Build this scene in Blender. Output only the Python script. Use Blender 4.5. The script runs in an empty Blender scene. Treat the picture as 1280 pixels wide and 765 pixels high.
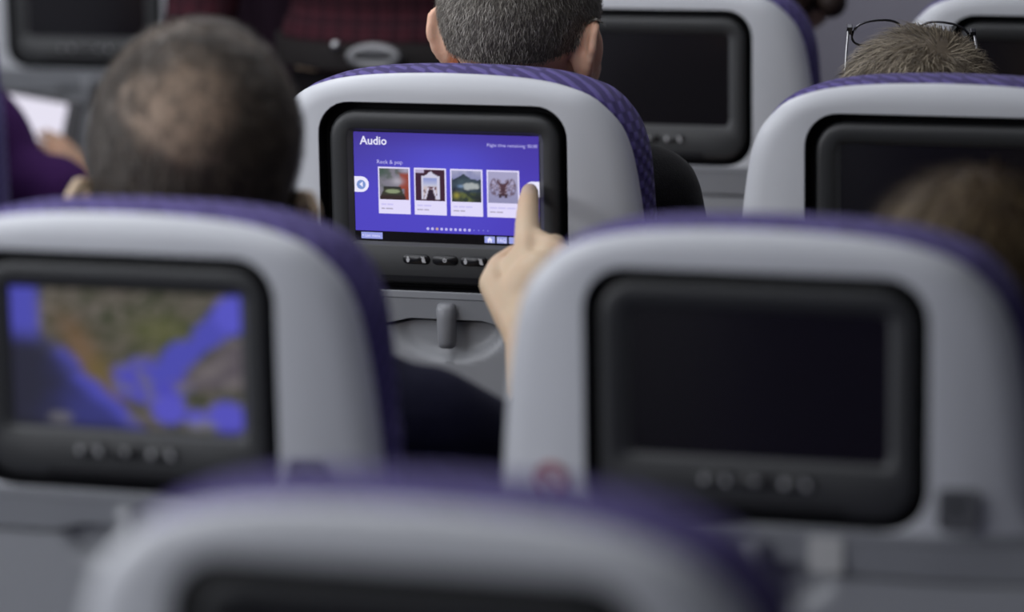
import bpy, bmesh, math, random
from mathutils import Vector, Matrix, Euler, noise
random.seed(7)
SC = bpy.context.scene
COL = SC.collection
PI = math.pi
R = math.radians

# ------------------------------------------------------------------ camera
cd = bpy.data.cameras.new('camera')
cam = bpy.data.objects.new('camera', cd)
COL.objects.link(cam)
cd.sensor_width = 36.0
cd.lens = 4082.46 / 1280 * 36.0
fw = Vector((-0.30165149, 0.93016533, -0.20928173)).normalized()
rt = Vector((0.95250774, 0.3036044, -0.02352376))
rt = (rt - fw * rt.dot(fw)).normalized()
up = rt.cross(fw)
cam.matrix_world = Matrix(((rt.x, up.x, -fw.x, 0), (rt.y, up.y, -fw.y, 0), (rt.z, up.z, -fw.z, 1.57), (0, 0, 0, 1)))
cd.clip_start = 0.05
cd.dof.use_dof = True
cd.dof.focus_distance = 3.50
cd.dof.aperture_fstop = 2.3
SC.camera = cam

# ------------------------------------------------------------------ world, view
w = bpy.data.worlds.new('cabin_air')
w.use_nodes = True
w.node_tree.nodes['Background'].inputs[0].default_value = (0.55, 0.57, 0.66, 1)
w.node_tree.nodes['Background'].inputs[1].default_value = 0.15
SC.world = w
SC.view_settings.view_transform = 'Standard'
SC.view_settings.look = 'None'
SC.view_settings.gamma = 1.0
SC.view_settings.exposure = -0.1
SC.view_settings.use_curve_mapping = False


def area(name, loc, sx, sy, power, color, rot=(0, 0, 0)):
    l = bpy.data.lights.new(name, 'AREA')
    l.shape = 'RECTANGLE'
    l.size, l.size_y = sx, sy
    l.energy = power
    l.color = color
    o = bpy.data.objects.new(name, l)
    o.location = loc
    o.rotation_euler = rot
    COL.objects.link(o)
    return o


COOL = (0.93, 0.95, 1.0)
area('aisle_lamp', (-1.85, 2.9, 2.12), 0.5, 6.4, 50, COOL)
area('side_fill', (-3.45, 0.9, 1.75), 0.5, 5.6, 64, COOL, (0, R(-90), 0))  # fill light added from the left for the shell faces
area('centre_fill', (-0.95, 3.6, 2.18), 0.4, 5.0, 14, COOL)  # fill light added overhead to brighten the seat tops


# ------------------------------------------------------------------ materials
def mat(name, col, rough=0.5, metal=0.0, spec=0.5, bump=None, noise_amt=0.0, nscale=40.0, coat=0.0, sheen=0.0):
    m = bpy.data.materials.new(name)
    m.use_nodes = True
    nt = m.node_tree
    b = nt.nodes['Principled BSDF']
    b.inputs['Base Color'].default_value = (*col, 1)
    b.inputs['Roughness'].default_value = rough
    b.inputs['Metallic'].default_value = metal
    b.inputs['Specular IOR Level'].default_value = spec
    b.inputs['Coat Weight'].default_value = coat
    b.inputs['Sheen Weight'].default_value = sheen
    tc = nt.nodes.new('ShaderNodeTexCoord')
    if noise_amt > 0:
        n = nt.nodes.new('ShaderNodeTexNoise')
        n.inputs['Scale'].default_value = nscale
        n.inputs['Detail'].default_value = 5
        nt.links.new(tc.outputs['Object'], n.inputs['Vector'])
        r = nt.nodes.new('ShaderNodeValToRGB')
        r.color_ramp.elements[0].position = 0.3
        r.color_ramp.elements[1].position = 0.7
        lo = [max(0, c * (1 - noise_amt)) for c in col]
        hi = [min(1, c * (1 + noise_amt)) for c in col]
        r.color_ramp.elements[0].color = (*lo, 1)
        r.color_ramp.elements[1].color = (*hi, 1)
        nt.links.new(n.outputs['Fac'], r.inputs['Fac'])
        nt.links.new(r.outputs['Color'], b.inputs['Base Color'])
    if bump:
        n2 = nt.nodes.new('ShaderNodeTexNoise')
        n2.inputs['Scale'].default_value = bump[0]
        n2.inputs['Detail'].default_value = 3
        nt.links.new(tc.outputs['Object'], n2.inputs['Vector'])
        bp = nt.nodes.new('ShaderNodeBump')
        bp.inputs['Strength'].default_value = bump[1]
        bp.inputs['Distance'].default_value = 0.001
        nt.links.new(n2.outputs['Fac'], bp.inputs['Height'])
        nt.links.new(bp.outputs['Normal'], b.inputs['Normal'])
    return m


def emit(name, col, s=1.0):
    m = bpy.data.materials.new(name)
    m.use_nodes = True
    b = m.node_tree.nodes['Principled BSDF']
    b.inputs['Base Color'].default_value = (0.01, 0.01, 0.01, 1)
    b.inputs['Roughness'].default_value = 0.25
    b.inputs['Emission Color'].default_value = (*col, 1)
    b.inputs['Emission Strength'].default_value = s
    return m


def attr_mat(name, rough=0.6, emission=0.0, spec=0.3):
    """colours that belong to the thing itself, one per face, from the mesh's attribute"""
    m = bpy.data.materials.new(name)
    m.use_nodes = True
    nt = m.node_tree
    b = nt.nodes['Principled BSDF']
    a = nt.nodes.new('ShaderNodeAttribute')
    a.attribute_name = 'tone'
    b.inputs['Roughness'].default_value = rough
    b.inputs['Specular IOR Level'].default_value = spec
    if emission:
        b.inputs['Base Color'].default_value = (0.01, 0.01, 0.01, 1)
        nt.links.new(a.outputs['Color'], b.inputs['Emission Color'])
        b.inputs['Emission Strength'].default_value = emission
    else:
        nt.links.new(a.outputs['Color'], b.inputs['Base Color'])
    return m


def fabric(name, c1, c2, su, sv, thr):
    """woven cloth with a lattice of darker diamonds"""
    m = bpy.data.materials.new(name)
    m.use_nodes = True
    nt = m.node_tree
    L = nt.links
    b = nt.nodes['Principled BSDF']
    b.inputs['Roughness'].default_value = 0.9
    b.inputs['Specular IOR Level'].default_value = 0.15
    b.inputs['Sheen Weight'].default_value = 0.06
    tc = nt.nodes.new('ShaderNodeTexCoord')
    sx = nt.nodes.new('ShaderNodeSeparateXYZ')
    L.new(tc.outputs['Object'], sx.inputs[0])

    def mth(op, a, bb):
        n = nt.nodes.new('ShaderNodeMath')
        n.operation = op
        for i, v in enumerate((a, bb)):
            if v is None:
                continue
            if isinstance(v, (int, float)):
                n.inputs[i].default_value = v
            else:
                L.new(v, n.inputs[i])
        return n.outputs[0]
    ax = mth('ADD', sx.outputs[1], sx.outputs[0])
    az = mth('ADD', sx.outputs[2], mth('MULTIPLY', sx.outputs[0], 0.35))
    s1 = mth('SINE', mth('MULTIPLY', ax, su), None)
    s2 = mth('SINE', mth('MULTIPLY', az, sv), None)
    pr = mth('MULTIPLY', s1, s2)
    nz = nt.nodes.new('ShaderNodeTexNoise')
    nz.inputs['Scale'].default_value = 260
    L.new(tc.outputs['Object'], nz.inputs['Vector'])
    f = mth('ADD', pr, mth('MULTIPLY', nz.outputs['Fac'], 0.5))
    r = nt.nodes.new('ShaderNodeValToRGB')
    r.color_ramp.elements[0].position = thr
    r.color_ramp.elements[1].position = min(1.0, thr + 0.22)
    r.color_ramp.elements[0].color = (*c1, 1)
    r.color_ramp.elements[1].color = (*c2, 1)
    L.new(f, r.inputs['Fac'])
    L.new(r.outputs['Color'], b.inputs['Base Color'])
    bp = nt.nodes.new('ShaderNodeBump')
    bp.inputs['Strength'].default_value = 0.5
    bp.inputs['Distance'].default_value = 0.001
    L.new(f, bp.inputs['Height'])
    L.new(bp.outputs['Normal'], b.inputs['Normal'])
    return m


def plaid(name, base, line, dark):
    m = bpy.data.materials.new(name)
    m.use_nodes = True
    nt = m.node_tree
    L = nt.links
    b = nt.nodes['Principled BSDF']
    b.inputs['Roughness'].default_value = 0.9
    b.inputs['Specular IOR Level'].default_value = 0.1
    tc = nt.nodes.new('ShaderNodeTexCoord')
    sx = nt.nodes.new('ShaderNodeSeparateXYZ')
    L.new(tc.outputs['Object'], sx.inputs[0])

    def stripe(sock, k, thr, sharp):
        a = nt.nodes.new('ShaderNodeMath'); a.operation = 'MULTIPLY'; a.inputs[1].default_value = k
        L.new(sock, a.inputs[0])
        s = nt.nodes.new('ShaderNodeMath'); s.operation = 'SINE'
        L.new(a.outputs[0], s.inputs[0])
        mr = nt.nodes.new('ShaderNodeMapRange')
        mr.inputs['From Min'].default_value = thr; mr.inputs['From Max'].default_value = thr + sharp
        L.new(s.outputs[0], mr.inputs['Value'])
        return mr.outputs[0]
    cur = None
    prev = (*base, 1)
    for sock, k, thr, sh, c in ((0, 230, 0.0, 0.4, dark), (2, 230, 0.0, 0.4, dark), (0, 460, 0.86, 0.1, line), (2, 460, 0.86, 0.1, line)):
        mx = nt.nodes.new('ShaderNodeMix'); mx.data_type = 'RGBA'
        f = stripe(sx.outputs[sock], k, thr, sh)
        fm = nt.nodes.new('ShaderNodeMath'); fm.operation = 'MULTIPLY'; fm.inputs[1].default_value = 0.55
        L.new(f, fm.inputs[0]); L.new(fm.outputs[0], mx.inputs[0])
        if cur is None:
            mx.inputs[6].default_value = prev
        else:
            L.new(cur, mx.inputs[6])
        mx.inputs[7].default_value = (*c, 1)
        cur = mx.outputs[2]
    L.new(cur, b.inputs['Base Color'])
    return m


M = {}
M['shell'] = mat('shell_plastic', (0.575, 0.587, 0.615), 0.42, bump=(900, 0.05), noise_amt=0.015, nscale=6)
M['panel'] = mat('panel_plastic', (0.25, 0.258, 0.275), 0.5, bump=(900, 0.08), noise_amt=0.02, nscale=8)
M['tray'] = mat('tray_plastic', (0.30, 0.308, 0.325), 0.4, bump=(900, 0.05), noise_amt=0.015, nscale=8)
M['latch'] = mat('latch_plastic', (0.22, 0.225, 0.24), 0.4, bump=(900, 0.05))
M['gap'] = mat('gap_rubber', (0.006, 0.006, 0.008), 0.7, spec=0.2)
M['frame'] = mat('frame_plastic', (0.028, 0.029, 0.030), 0.42, bump=(1400, 0.15))
M['surround'] = mat('lit_bevel_plastic', (0.070, 0.071, 0.073), 0.4, bump=(1400, 0.1))  # lighter than the frame: light caught by the bevel is in the colour
M['glass'] = mat('screen_glass', (0.008, 0.007, 0.009), 0.2, spec=0.5)
M['button'] = mat('button_rubber', (0.008, 0.008, 0.009), 0.3)
M['icon'] = emit('icon_print', (0.6, 0.6, 0.6), 0.0)
M['icon'].node_tree.nodes['Principled BSDF'].inputs['Base Color'].default_value = (0.55, 0.55, 0.56, 1)
M['fabric'] = fabric('purple_weave', (0.050, 0.036, 0.135), (0.110, 0.086, 0.272), 235.0, 400.0, 0.26)
M['seat_fabric'] = fabric('purple_seat_weave', (0.025, 0.018, 0.075), (0.06, 0.045, 0.16), 330.0, 290.0, 0.14)
M['dark_plastic'] = mat('dark_plastic', (0.05, 0.05, 0.055), 0.5, noise_amt=0.05)
M['metal'] = mat('brushed_metal', (0.55, 0.55, 0.56), 0.3, 1.0)
M['black_metal'] = mat('dark_metal', (0.08, 0.08, 0.09), 0.25, 0.9)
M['socket'] = mat('socket_plastic', (0.085, 0.087, 0.095), 0.5, noise_amt=0.05)
M['sticker'] = mat('sticker_paper', (0.55, 0.44, 0.46), 0.5, noise_amt=0.02)
M['red'] = mat('sticker_red', (0.42, 0.14, 0.15), 0.5, noise_amt=0.02)
M['pale_plate'] = mat('pale_plate_finish', (0.50, 0.50, 0.49), 0.4, noise_amt=0.02)


# ------------------------------------------------------------------ helpers
def link(o, parent=None):
    COL.objects.link(o)
    if parent is not None:
        o.parent = parent
    return o


def obj(name, me, material=None, parent=None, smooth=True):
    o = bpy.data.objects.new(name, me)
    if material is not None:
        for m in (material if isinstance(material, (list, tuple)) else [material]):
            me.materials.append(m)
    if smooth:
        me.polygons.foreach_set('use_smooth', [True] * len(me.polygons))
    return link(o, parent)


def from_bm(name, bm, material, parent=None, smooth=True, recalc=True):
    if recalc:
        bmesh.ops.recalc_face_normals(bm, faces=bm.faces[:])
    me = bpy.data.meshes.new(name)
    bm.to_mesh(me)
    bm.free()
    return obj(name, me, material, parent, smooth)


def tag(o, label=None, cat=None, group=None, kind=None):
    if label: o['label'] = label
    if cat: o['category'] = cat
    if group: o['group'] = group
    if kind: o['kind'] = kind
    return o


def empty(name, loc, rz=0.0):
    o = bpy.data.objects.new(name, None)
    o.empty_display_size = 0.05
    o.location = loc
    o.rotation_euler = (0, 0, rz)
    return link(o)


def copy_tree(o, parent=None):
    c = o.copy()
    COL.objects.link(c)
    c.parent = parent
    for ch in list(o.children):
        copy_tree(ch, c)
    return c


def sharp(o, ang=35):
    me = o.data
    me.set_sharp_from_angle(angle=R(ang))
    return o


def box_bm(lo, hi, bevel=0.0, seg=2, bm=None):
    bm2 = bmesh.new()
    bmesh.ops.create_cube(bm2, size=1.0)
    c = [(a + b) / 2 for a, b in zip(lo, hi)]
    s = [(b - a) for a, b in zip(lo, hi)]
    for v in bm2.verts:
        v.co = Vector((c[0] + v.co.x * s[0], c[1] + v.co.y * s[1], c[2] + v.co.z * s[2]))
    if bevel > 0:
        bmesh.ops.bevel(bm2, geom=bm2.edges[:], offset=bevel, segments=seg, affect='EDGES', profile=0.6)
    if bm is None:
        return bm2
    me = bpy.data.meshes.new('tmp')
    bm2.to_mesh(me); bm2.free()
    bm.from_mesh(me)
    bpy.data.meshes.remove(me)
    return bm


TILT = math.tan(R(1.27))
ZC = 0.9723        # height of the screen unit's centre above the floor


def T(u, d, v):
    """point of the seat back: u sideways, d forward of the shell face, v upward from the screen centre"""
    return Vector((u, d + v * TILT, ZC + v))


def rrect(x0, x1, y0, y1, r, n=8):
    """rounded rectangle, counter-clockwise"""
    pts = []
    for cx, cy, a0 in ((x1 - r, y1 - r, 0), (x0 + r, y1 - r, 90), (x0 + r, y0 + r, 180), (x1 - r, y0 + r, 270)):
        for i in range(n + 1):
            a = R(a0 + 90 * i / n)
            pts.append((cx + r * math.cos(a), cy + r * math.sin(a)))
    return pts


def ring_loft(rings, cap0=False, cap1=False, bm=None):
    """rings: lists of equal length of Vectors"""
    bm = bm or bmesh.new()
    vs = [[bm.verts.new(p) for p in r] for r in rings]
    n = len(rings[0])
    for a, b in zip(vs[:-1], vs[1:]):
        for i in range(n):
            j = (i + 1) % n
            bm.faces.new((a[i], a[j], b[j], b[i]))
    if cap0: bm.faces.new(vs[0][::-1])
    if cap1: bm.faces.new(vs[-1])
    return bm


def offset_poly(pts, d):
    """closed counter-clockwise polyline moved inward by d along its normals"""
    out = []
    n = len(pts)
    for i in range(n):
        a, b = Vector(pts[i - 1]), Vector(pts[(i + 1) % n])
        t = (b - a)
        if t.length < 1e-9:
            t = Vector((1, 0))
        t.normalize()
        nrm = Vector((-t.y, t.x))
        out.append(tuple(Vector(pts[i]) + nrm * d))
    return out


def polar(pts, angles, c=(0.0, 0.0)):
    """star-shaped closed polyline sampled along rays"""
    out = []
    n = len(pts)
    for a in angles:
        dx, dy = math.cos(a), math.sin(a)
        best = None
        for i in range(n):
            x1, y1 = pts[i][0] - c[0], pts[i][1] - c[1]
            x2, y2 = pts[(i + 1) % n][0] - c[0], pts[(i + 1) % n][1] - c[1]
            ex, ey = x2 - x1, y2 - y1
            den = dx * ey - dy * ex
            if abs(den) < 1e-12: continue
            t = (x1 * ey - y1 * ex) / den
            s = (x1 * dy - y1 * dx) / den
            if t > 0 and -1e-9 <= s <= 1 + 1e-9 and (best is None or t > best):
                best = t
        out.append((c[0] + dx * best, c[1] + dy * best))
    return out


def smooth_side(keys, n=40):
    """Catmull-Rom through keys"""
    out = []
    k = [keys[0]] + list(keys) + [keys[-1]]
    for i in range(1, len(k) - 2):
        p0, p1, p2, p3 = (Vector(q) for q in k[i - 1:i + 3])
        m = max(2, n // (len(keys) - 1))
        for j in range(m):
            t = j / m
            out.append(tuple(0.5 * ((2 * p1) + (-p0 + p2) * t + (2 * p0 - 5 * p1 + 4 * p2 - p3) * t * t + (-p0 + 3 * p1 - 3 * p2 + p3) * t ** 3)))
    out.append(tuple(keys[-1]))
    return out


def mirror_outline(half, vbot):
    """half: right side from the top centre downward; gives a counter-clockwise closed outline"""
    right = smooth_side(half, 48)
    right = [p for p in right if p[1] > vbot + 0.002] + [(half[-1][0], vbot)]
    left = [(-x, y) for x, y in right]
    return right[::-1] + left[1:]       # up the right side, down the left


def flat_shape(name, pts, d, material, parent, thick=0.0015, back=None):
    """thin plate with the outline pts (u,v) on the seat back, its face at depth d"""
    a = [T(u, d + thick, v) for u, v in pts]
    b = [T(u, d, v) for u, v in pts]
    bm = ring_loft([a, b], cap1=True)
    return from_bm(name, bm, material, parent, smooth=False)


def text_mesh(name, body, size, u, v, d, material, parent, align='LEFT', bold=0.0):
    cu = bpy.data.curves.new(name, 'FONT')
    cu.body = body
    cu.size = size
    cu.align_x = align
    cu.offset = bold
    cu.resolution_u = 2
    tmp = bpy.data.objects.new('tmp_text', cu)
    COL.objects.link(tmp)
    dg = bpy.context.evaluated_depsgraph_get()
    me = bpy.data.meshes.new_from_object(tmp.evaluated_get(dg))
    bpy.data.objects.remove(tmp)
    for q in me.vertices:
        q.co = T(u + q.co.x, d, v + q.co.y)
    me.name = name
    me.materials.clear()
    return obj(name, me, material, parent, False)


def picture_mesh(name, fn, nx, ny, u0, u1, v0, v1, d, material, parent):
    """flat picture: a grid with one colour per corner taken from fn(s, t)"""
    verts, faces, cols = [], [], []
    for j in range(ny + 1):
        for i in range(nx + 1):
            verts.append(T(u0 + (u1 - u0) * i / nx, d, v0 + (v1 - v0) * j / ny))
            cols.append(fn(i / nx, j / ny))
    for j in range(ny):
        for i in range(nx):
            a = j * (nx + 1) + i
            faces.append((a, a + 1, a + nx + 2, a + nx + 1))
    me = bpy.data.meshes.new(name)
    me.from_pydata(verts, [], faces)
    at = me.color_attributes.new('tone', 'FLOAT_COLOR', 'POINT')
    for i, c in enumerate(cols):
        at.data[i].color = (*c, 1)
    return obj(name, me, material, parent, False)


# ------------------------------------------------------------------ cabin shell
def plate(name, lo, hi, m, bev=0.0):
    o = from_bm(name, box_bm(lo, hi, bev), m, None, False)
    o['kind'] = 'structure'
    return o


M['carpet'] = mat('cabin_carpet', (0.04, 0.04, 0.07), 0.95, spec=0.1, noise_amt=0.35, nscale=300, bump=(400, 0.6))
M['ceiling'] = mat('ceiling_panel', (0.5, 0.51, 0.54), 0.6, noise_amt=0.02, nscale=4)
M['wall'] = mat('wall_panel', (0.6, 0.61, 0.65), 0.55, noise_amt=0.02, nscale=4)
M['bulk'] = mat('bulkhead_laminate', (0.295, 0.285, 0.335), 0.5, noise_amt=0.03, nscale=30)
plate('floor', (-3.7, -2.6, -0.04), (3.3, 6.3, 0.0), M['carpet'])
plate('ceiling', (-3.7, -2.6, 2.2), (3.3, 6.3, 2.25), M['ceiling'])
plate('wall_left', (-3.75, -2.6, 0.0), (-3.65, 6.3, 2.2), M['wall'])
plate('wall_right', (3.25, -2.6, 0.0), (3.35, 6.3, 2.2), M['wall'])
plate('wall_front', (-3.65, 6.2, 0.0), (3.25, 6.3, 2.2), M['wall'])
plate('wall_rear', (-3.65, -2.6, 0.0), (3.25, -2.5, 2.2), M['wall'])
plate('wall_divider', (-1.32, 5.02, 0.0), (0.35, 5.09, 2.2), M['bulk'], 0.004)


def dark_backdrop():  # dark sheet added to close the aisle view where it is only dark
    m = mat('backdrop_cloth', (0.022, 0.012, 0.02), 0.95, spec=0.1, noise_amt=0.25, nscale=120)
    n = 190
    rings = []
    for z in (0.05, 0.7, 1.4, 2.1):
        row = []
        for i in range(n + 1):
            x = -2.75 + 1.43 * i / n
            row.append(Vector((x, 5.5 + 0.022 * math.sin(i * 0.62) + 0.008 * math.sin(i * 1.9 + z), z)))
        row += [p + Vector((0, 0.004, 0)) for p in reversed(row)]
        rings.append(row)
    o = from_bm('dark_backdrop', ring_loft(rings, True, True), m)
    tag(o, 'dark plum backdrop added across the aisle behind the person in plaid', 'dark_backdrop')
    rail = from_bm('backdrop_rail', box_bm((-2.77, 5.485, 2.1), (-1.31, 5.515, 2.13), 0.004), M['metal'], o)


dark_backdrop()

# ------------------------------------------------------------------ the seat
HALF = [(0.0, 0.1288), (0.044, 0.1279), (0.085, 0.1255), (0.117, 0.1212), (0.140, 0.115), (0.158, 0.1072), (0.1725, 0.0950),
        (0.186, 0.079), (0.1935, 0.062), (0.199, 0.042), (0.2055, 0.0), (0.2105, -0.05), (0.2135, -0.09), (0.2150, -0.12)]
NA = 144


def make_seat():
    s = empty('airline_seat', (0, 0, 0))
    # --- upper shell around the screen recess
    vb = -0.0998
    outline = mirror_outline(HALF, vb)
    # rounded lower corners, then angles that hit the corners of outline and hole alike
    ang = [2 * PI * i / NA for i in range(NA)]
    for cx, cy in ((0.2142, vb), (-0.2142, vb)):
        a = math.atan2(cy, cx) % (2 * PI)
        k = min(range(NA), key=lambda q: abs(ang[q] - a))
        ang[k] = a
    rings = []
    def bow(x, y):      # the shell's sides curve away from the flat screen surround
        e = max(0.0, abs(x) - 0.128)
        g = max(0.0, y - 0.100)
        return 2.7 * e * e + 2.0 * g * g
    def inset_ring(ins):
        sc = []
        for x, y in polar(outline, ang):
            # inset only across the top and the sides, the lower edge stays a straight joint
            t = max(0.0, min(1.0, (y - vb) / 0.03))
            L = math.hypot(x, y)
            k = ins * t
            sc.append((x - k * (x / L) * 1.12, y - k * (y / L) * (1.0 if y > 0 else 0.0)))
        return sc
    for ins, d in ((0.005, 0.020), (0.0006, 0.018), (0.0, 0.014), (0.0006, 0.0105), (0.0022, 0.0072), (0.0048, 0.0044), (0.0085, 0.0022), (0.013, 0.0008), (0.018, 0.0001), (0.022, 0.0)):
        rings.append([T(x, d + bow(x, y), y) for x, y in inset_ring(ins)])
    last = inset_ring(0.022)
    hole = rrect(-0.1355, 0.1355, -0.0985, 0.0985, 0.034)
    first = polar(offset_poly(hole, -0.0008), ang)
    for k in (0.2, 0.4, 0.6, 0.8):
        q = [(a[0] + (b[0] - a[0]) * k, a[1] + (b[1] - a[1]) * k) for a, b in zip(last, first)]
        rings.append([T(x, bow(x, y), y) for x, y in q])
    for off, d in ((-0.0008, 0.0), (-0.0003, 0.0004), (0.0, 0.0010)):
        rings.append([T(x, d + bow(x, y), y) for x, y in polar(offset_poly(hole, off), ang)])
    sh = sharp(from_bm('back_shell', ring_loft(rings), M['shell'], s), 38)
    # --- recess behind the screen unit
    rec = from_bm('recess', ring_loft([[T(x, 0.0012 + bow(x, y), y) for x, y in offset_poly(hole, -0.0009)], [T(x, 0.0010 + bow(x, y), y) for x, y in hole], [T(x, 0.024, y) for x, y in hole], [T(x, 0.024, y) for x, y in offset_poly(hole, 0.02)]], False, True), M['gap'], s, False)
    # --- screen unit frame
    out = rrect(-0.126, 0.1265, -0.0925, 0.0895, 0.029)
    inn = rrect(-0.1055, 0.1085, -0.0515, 0.0705, 0.006)
    scr = rrect(-0.1005, 0.1035, -0.0485, 0.0672, 0.004)
    an2 = [2 * PI * i / 120 for i in range(120)]
    for x, y in ((-0.1055, 0.0705), (0.1085, 0.0705), (-0.1055, -0.0515), (0.1085, -0.0515)):
        a = math.atan2(y, x) % (2 * PI)
        k = min(range(120), key=lambda q: abs(an2[q] - a))
        an2[k] = a
    fr = []
    for poly, d in ((out, 0.024), (out, 0.009), (offset_poly(out, 0.0012), 0.006), (offset_poly(out, 0.004), 0.0042), (offset_poly(out, 0.008), 0.0035),
                    (offset_poly(inn, -0.001), 0.0035), (inn, 0.0042), (scr, 0.0085)):
        fr.append([T(x, d, y) for x, y in polar(poly, an2)])
    f = sharp(from_bm('screen_frame', ring_loft(fr[:-1]), M['frame'], s), 40)
    from_bm('screen_surround', ring_loft(fr[-2:]), M['surround'], f, False, recalc=False)
    # slot below the buttons, part of the frame
    sl = from_bm('headset_slot', box_bm((-0.07, 0.0, 0), (0.07, 0.004, 0.0055)), M['gap'], f, False)
    for q in sl.data.vertices:
        q.co = T(q.co.x, q.co.y + 0.0022, q.co.z - 0.0885)
    for (a, b), ic in (((-0.0460, -0.0165), 2), ((-0.0135, 0.0145), 1), ((0.0175, 0.0465), 2)):
        p0 = rrect(a, b, -0.0701, -0.0603, 0.0048, 6)
        bm = ring_loft([[T(x, 0.006, y) for x, y in p0], [T(x, 0.0022, y) for x, y in p0], [T(x, 0.0014, y) for x, y in offset_poly(p0, 0.001)]], cap1=True)
        bt = from_bm('control_button', bm, M['button'], s)
        mid = (a + b) / 2
        if ic == 1:
            pts = [(mid + 0.0022 * math.cos(q * PI / 8), -0.0652 + 0.0022 * math.sin(q * PI / 8)) for q in range(16)]
            i0 = offset_poly(pts, 0.0009)
            bm = ring_loft([[T(x, 0.0012, y) for x, y in pts], [T(x, 0.0012, y) for x, y in i0]])
            box_bm(T(mid - 0.0004, 0.0009, -0.0652), T(mid + 0.0004, 0.0012, -0.0622), 0, 2, bm)
            from_bm('icon', bm, M['icon'], bt, False)
        else:
            for sx, slash in ((-0.0087, 0), (0.0083, 1)):
                cx = mid + sx
                pts = [(cx - 0.0009, -0.0684), (cx + 0.0009, -0.0684), (cx + 0.0021, -0.0655), (cx + 0.0011, -0.0640), (cx + 0.0011, -0.0622),
                       (cx - 0.0011, -0.0622), (cx - 0.0011, -0.0640), (cx - 0.0021, -0.0655)]
                o = flat_shape('icon', pts, 0.0011, M['icon'], bt, 0.0005)
                if slash:
                    flat_shape('icon', [(cx - 0.003, -0.0622), (cx - 0.0022, -0.0616), (cx + 0.003, -0.0682), (cx + 0.0022, -0.0688)], 0.0008, M['icon'], bt, 0.0004)
    # --- the screen itself
    bm = ring_loft([[T(x, 0.0105, y) for x, y in scr], [T(x, 0.0084, y) for x, y in scr]], True, True)
    from_bm('screen', bm, M['glass'], s, False)
    # --- panel under the screen unit, above the tray
    w0 = 0.2135
    # --- tray table: upper edge dips like the grip it is, a dished grip below the latch
    def edge_v(u):
        a = abs(u)
        if a < 0.040: return -0.1305
        if a < 0.066: return -0.1305 - 0.0068 * (a - 0.040) / 0.026
        return -0.1373
    nU = 88
    us = [-w0 + 2 * w0 * i / nU for i in range(nU + 1)]
    bw = [bow(u, 0.0) for u in us]
    rings = [[T(u, 0.012 + q, -0.0987) for u, q in zip(us, bw)], [T(u, 0.0006 + q, -0.0987) for u, q in zip(us, bw)], [T(u, -0.0010 + q, -0.0993) for u, q in zip(us, bw)],
             [T(u, -0.0010 + q, -0.1052) for u, q in zip(us, bw)], [T(u, 0.0010 + q, -0.1058) for u, q in zip(us, bw)], [T(u, -0.0002 + q * 0.8, -0.1066) for u, q in zip(us, bw)],
             [T(u, 0.0024 + q * 0.3, edge_v(u) + 0.0030) for u, q in zip(us, bw)], [T(u, 0.0040 + q * 0.3, edge_v(u) + 0.0022) for u, q in zip(us, bw)], [T(u, 0.016, edge_v(u) + 0.0022) for u in us]]
    for i, u in enumerate(us):      # the ledge's back edge stays in front of the dark recess
        if abs(u) < 0.137: rings[0][i] = T(u, 0.0009, -0.0987)
    bm = bmesh.new()
    gv = [[bm.verts.new(q) for q in r] for r in rings]
    for r0, r1 in zip(gv[:-1], gv[1:]):
        for i in range(nU):
            bm.faces.new((r0[i], r0[i + 1], r1[i + 1], r1[i]))
    sharp(from_bm('back_panel', bm, M['panel'], s), 30)
    vs = [0.0, 0.002, 0.005] + [0.011 + 0.0052 * k for k in range(9)] + [0.07, 0.12, 0.20, 0.226, 0.23]
    bm = bmesh.new()
    grid = []
    for k, vv in enumerate(vs):
        row = []
        for u in us:
            v = edge_v(u) - vv - (0.0)
            d = 0.004
            if k == 0: d = 0.009
            if k == len(vs) - 1: d = 0.012
            # shallow dish, deepest along its lower rim
            e = ((u - 0.002) / 0.064) ** 2 + ((min(v, -0.132) + 0.132) / 0.040) ** 2
            if e < 1.0:
                d += 0.011 * min(1.0, (1.0 - e) * 3.0)
            row.append(bm.verts.new(T(u, d, v)))
        grid.append(row)
    for r0, r1 in zip(grid[:-1], grid[1:]):
        for i in range(nU):
            bm.faces.new((r0[i], r0[i + 1], r1[i + 1], r1[i]))
    back = [bm.verts.new(q) for q in (T(-w0, 0.03, -0.137), T(w0, 0.03, -0.137), T(w0, 0.03, -0.365), T(-w0, 0.03, -0.365))]
    bm.faces.new(back)
    bm.faces.new([back[0]] + [back[1]] + grid[0][::-1])
    bm.faces.new([back[3]] + grid[-1] + [back[2]])
    bm.faces.new([back[0]] + [r[0] for r in grid] + [back[3]])
    bm.faces.new([back[2]] + [r[-1] for r in grid[::-1]] + [back[1]])
    sharp(from_bm('tray_table', bm, M['tray'], s), 50)
    bm = box_bm((-w0 + 0.002, 0.0285, -0.152), (w0 - 0.002, 0.036, -0.099))
    o = from_bm('joint_strip', bm, M['gap'], s, False)
    for q in o.data.vertices:
        q.co = T(q.co.x, q.co.y - 0.0105, q.co.z)
    # latch: a tapered bar with a rounded head
    prof = []
    for v, hw, d in ((-0.1575, 0.0062, -0.004), (-0.156, 0.0082, -0.0075), (-0.150, 0.0088, -0.0095), (-0.125, 0.0096, -0.0095), (-0.116, 0.0102, -0.0085), (-0.111, 0.0088, -0.0065), (-0.1095, 0.0060, -0.003)):
        c = 0.002
        prof.append([T(c - hw, 0.004, v), T(c - hw, d * 0.5, v), T(c - hw * 0.62, d, v), T(c + hw * 0.62, d, v), T(c + hw, d * 0.5, v), T(c + hw, 0.004, v)])
    lt = from_bm('tray_latch', ring_loft(prof, True, True), M['latch'], s)
    sharp(lt, 55)
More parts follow.
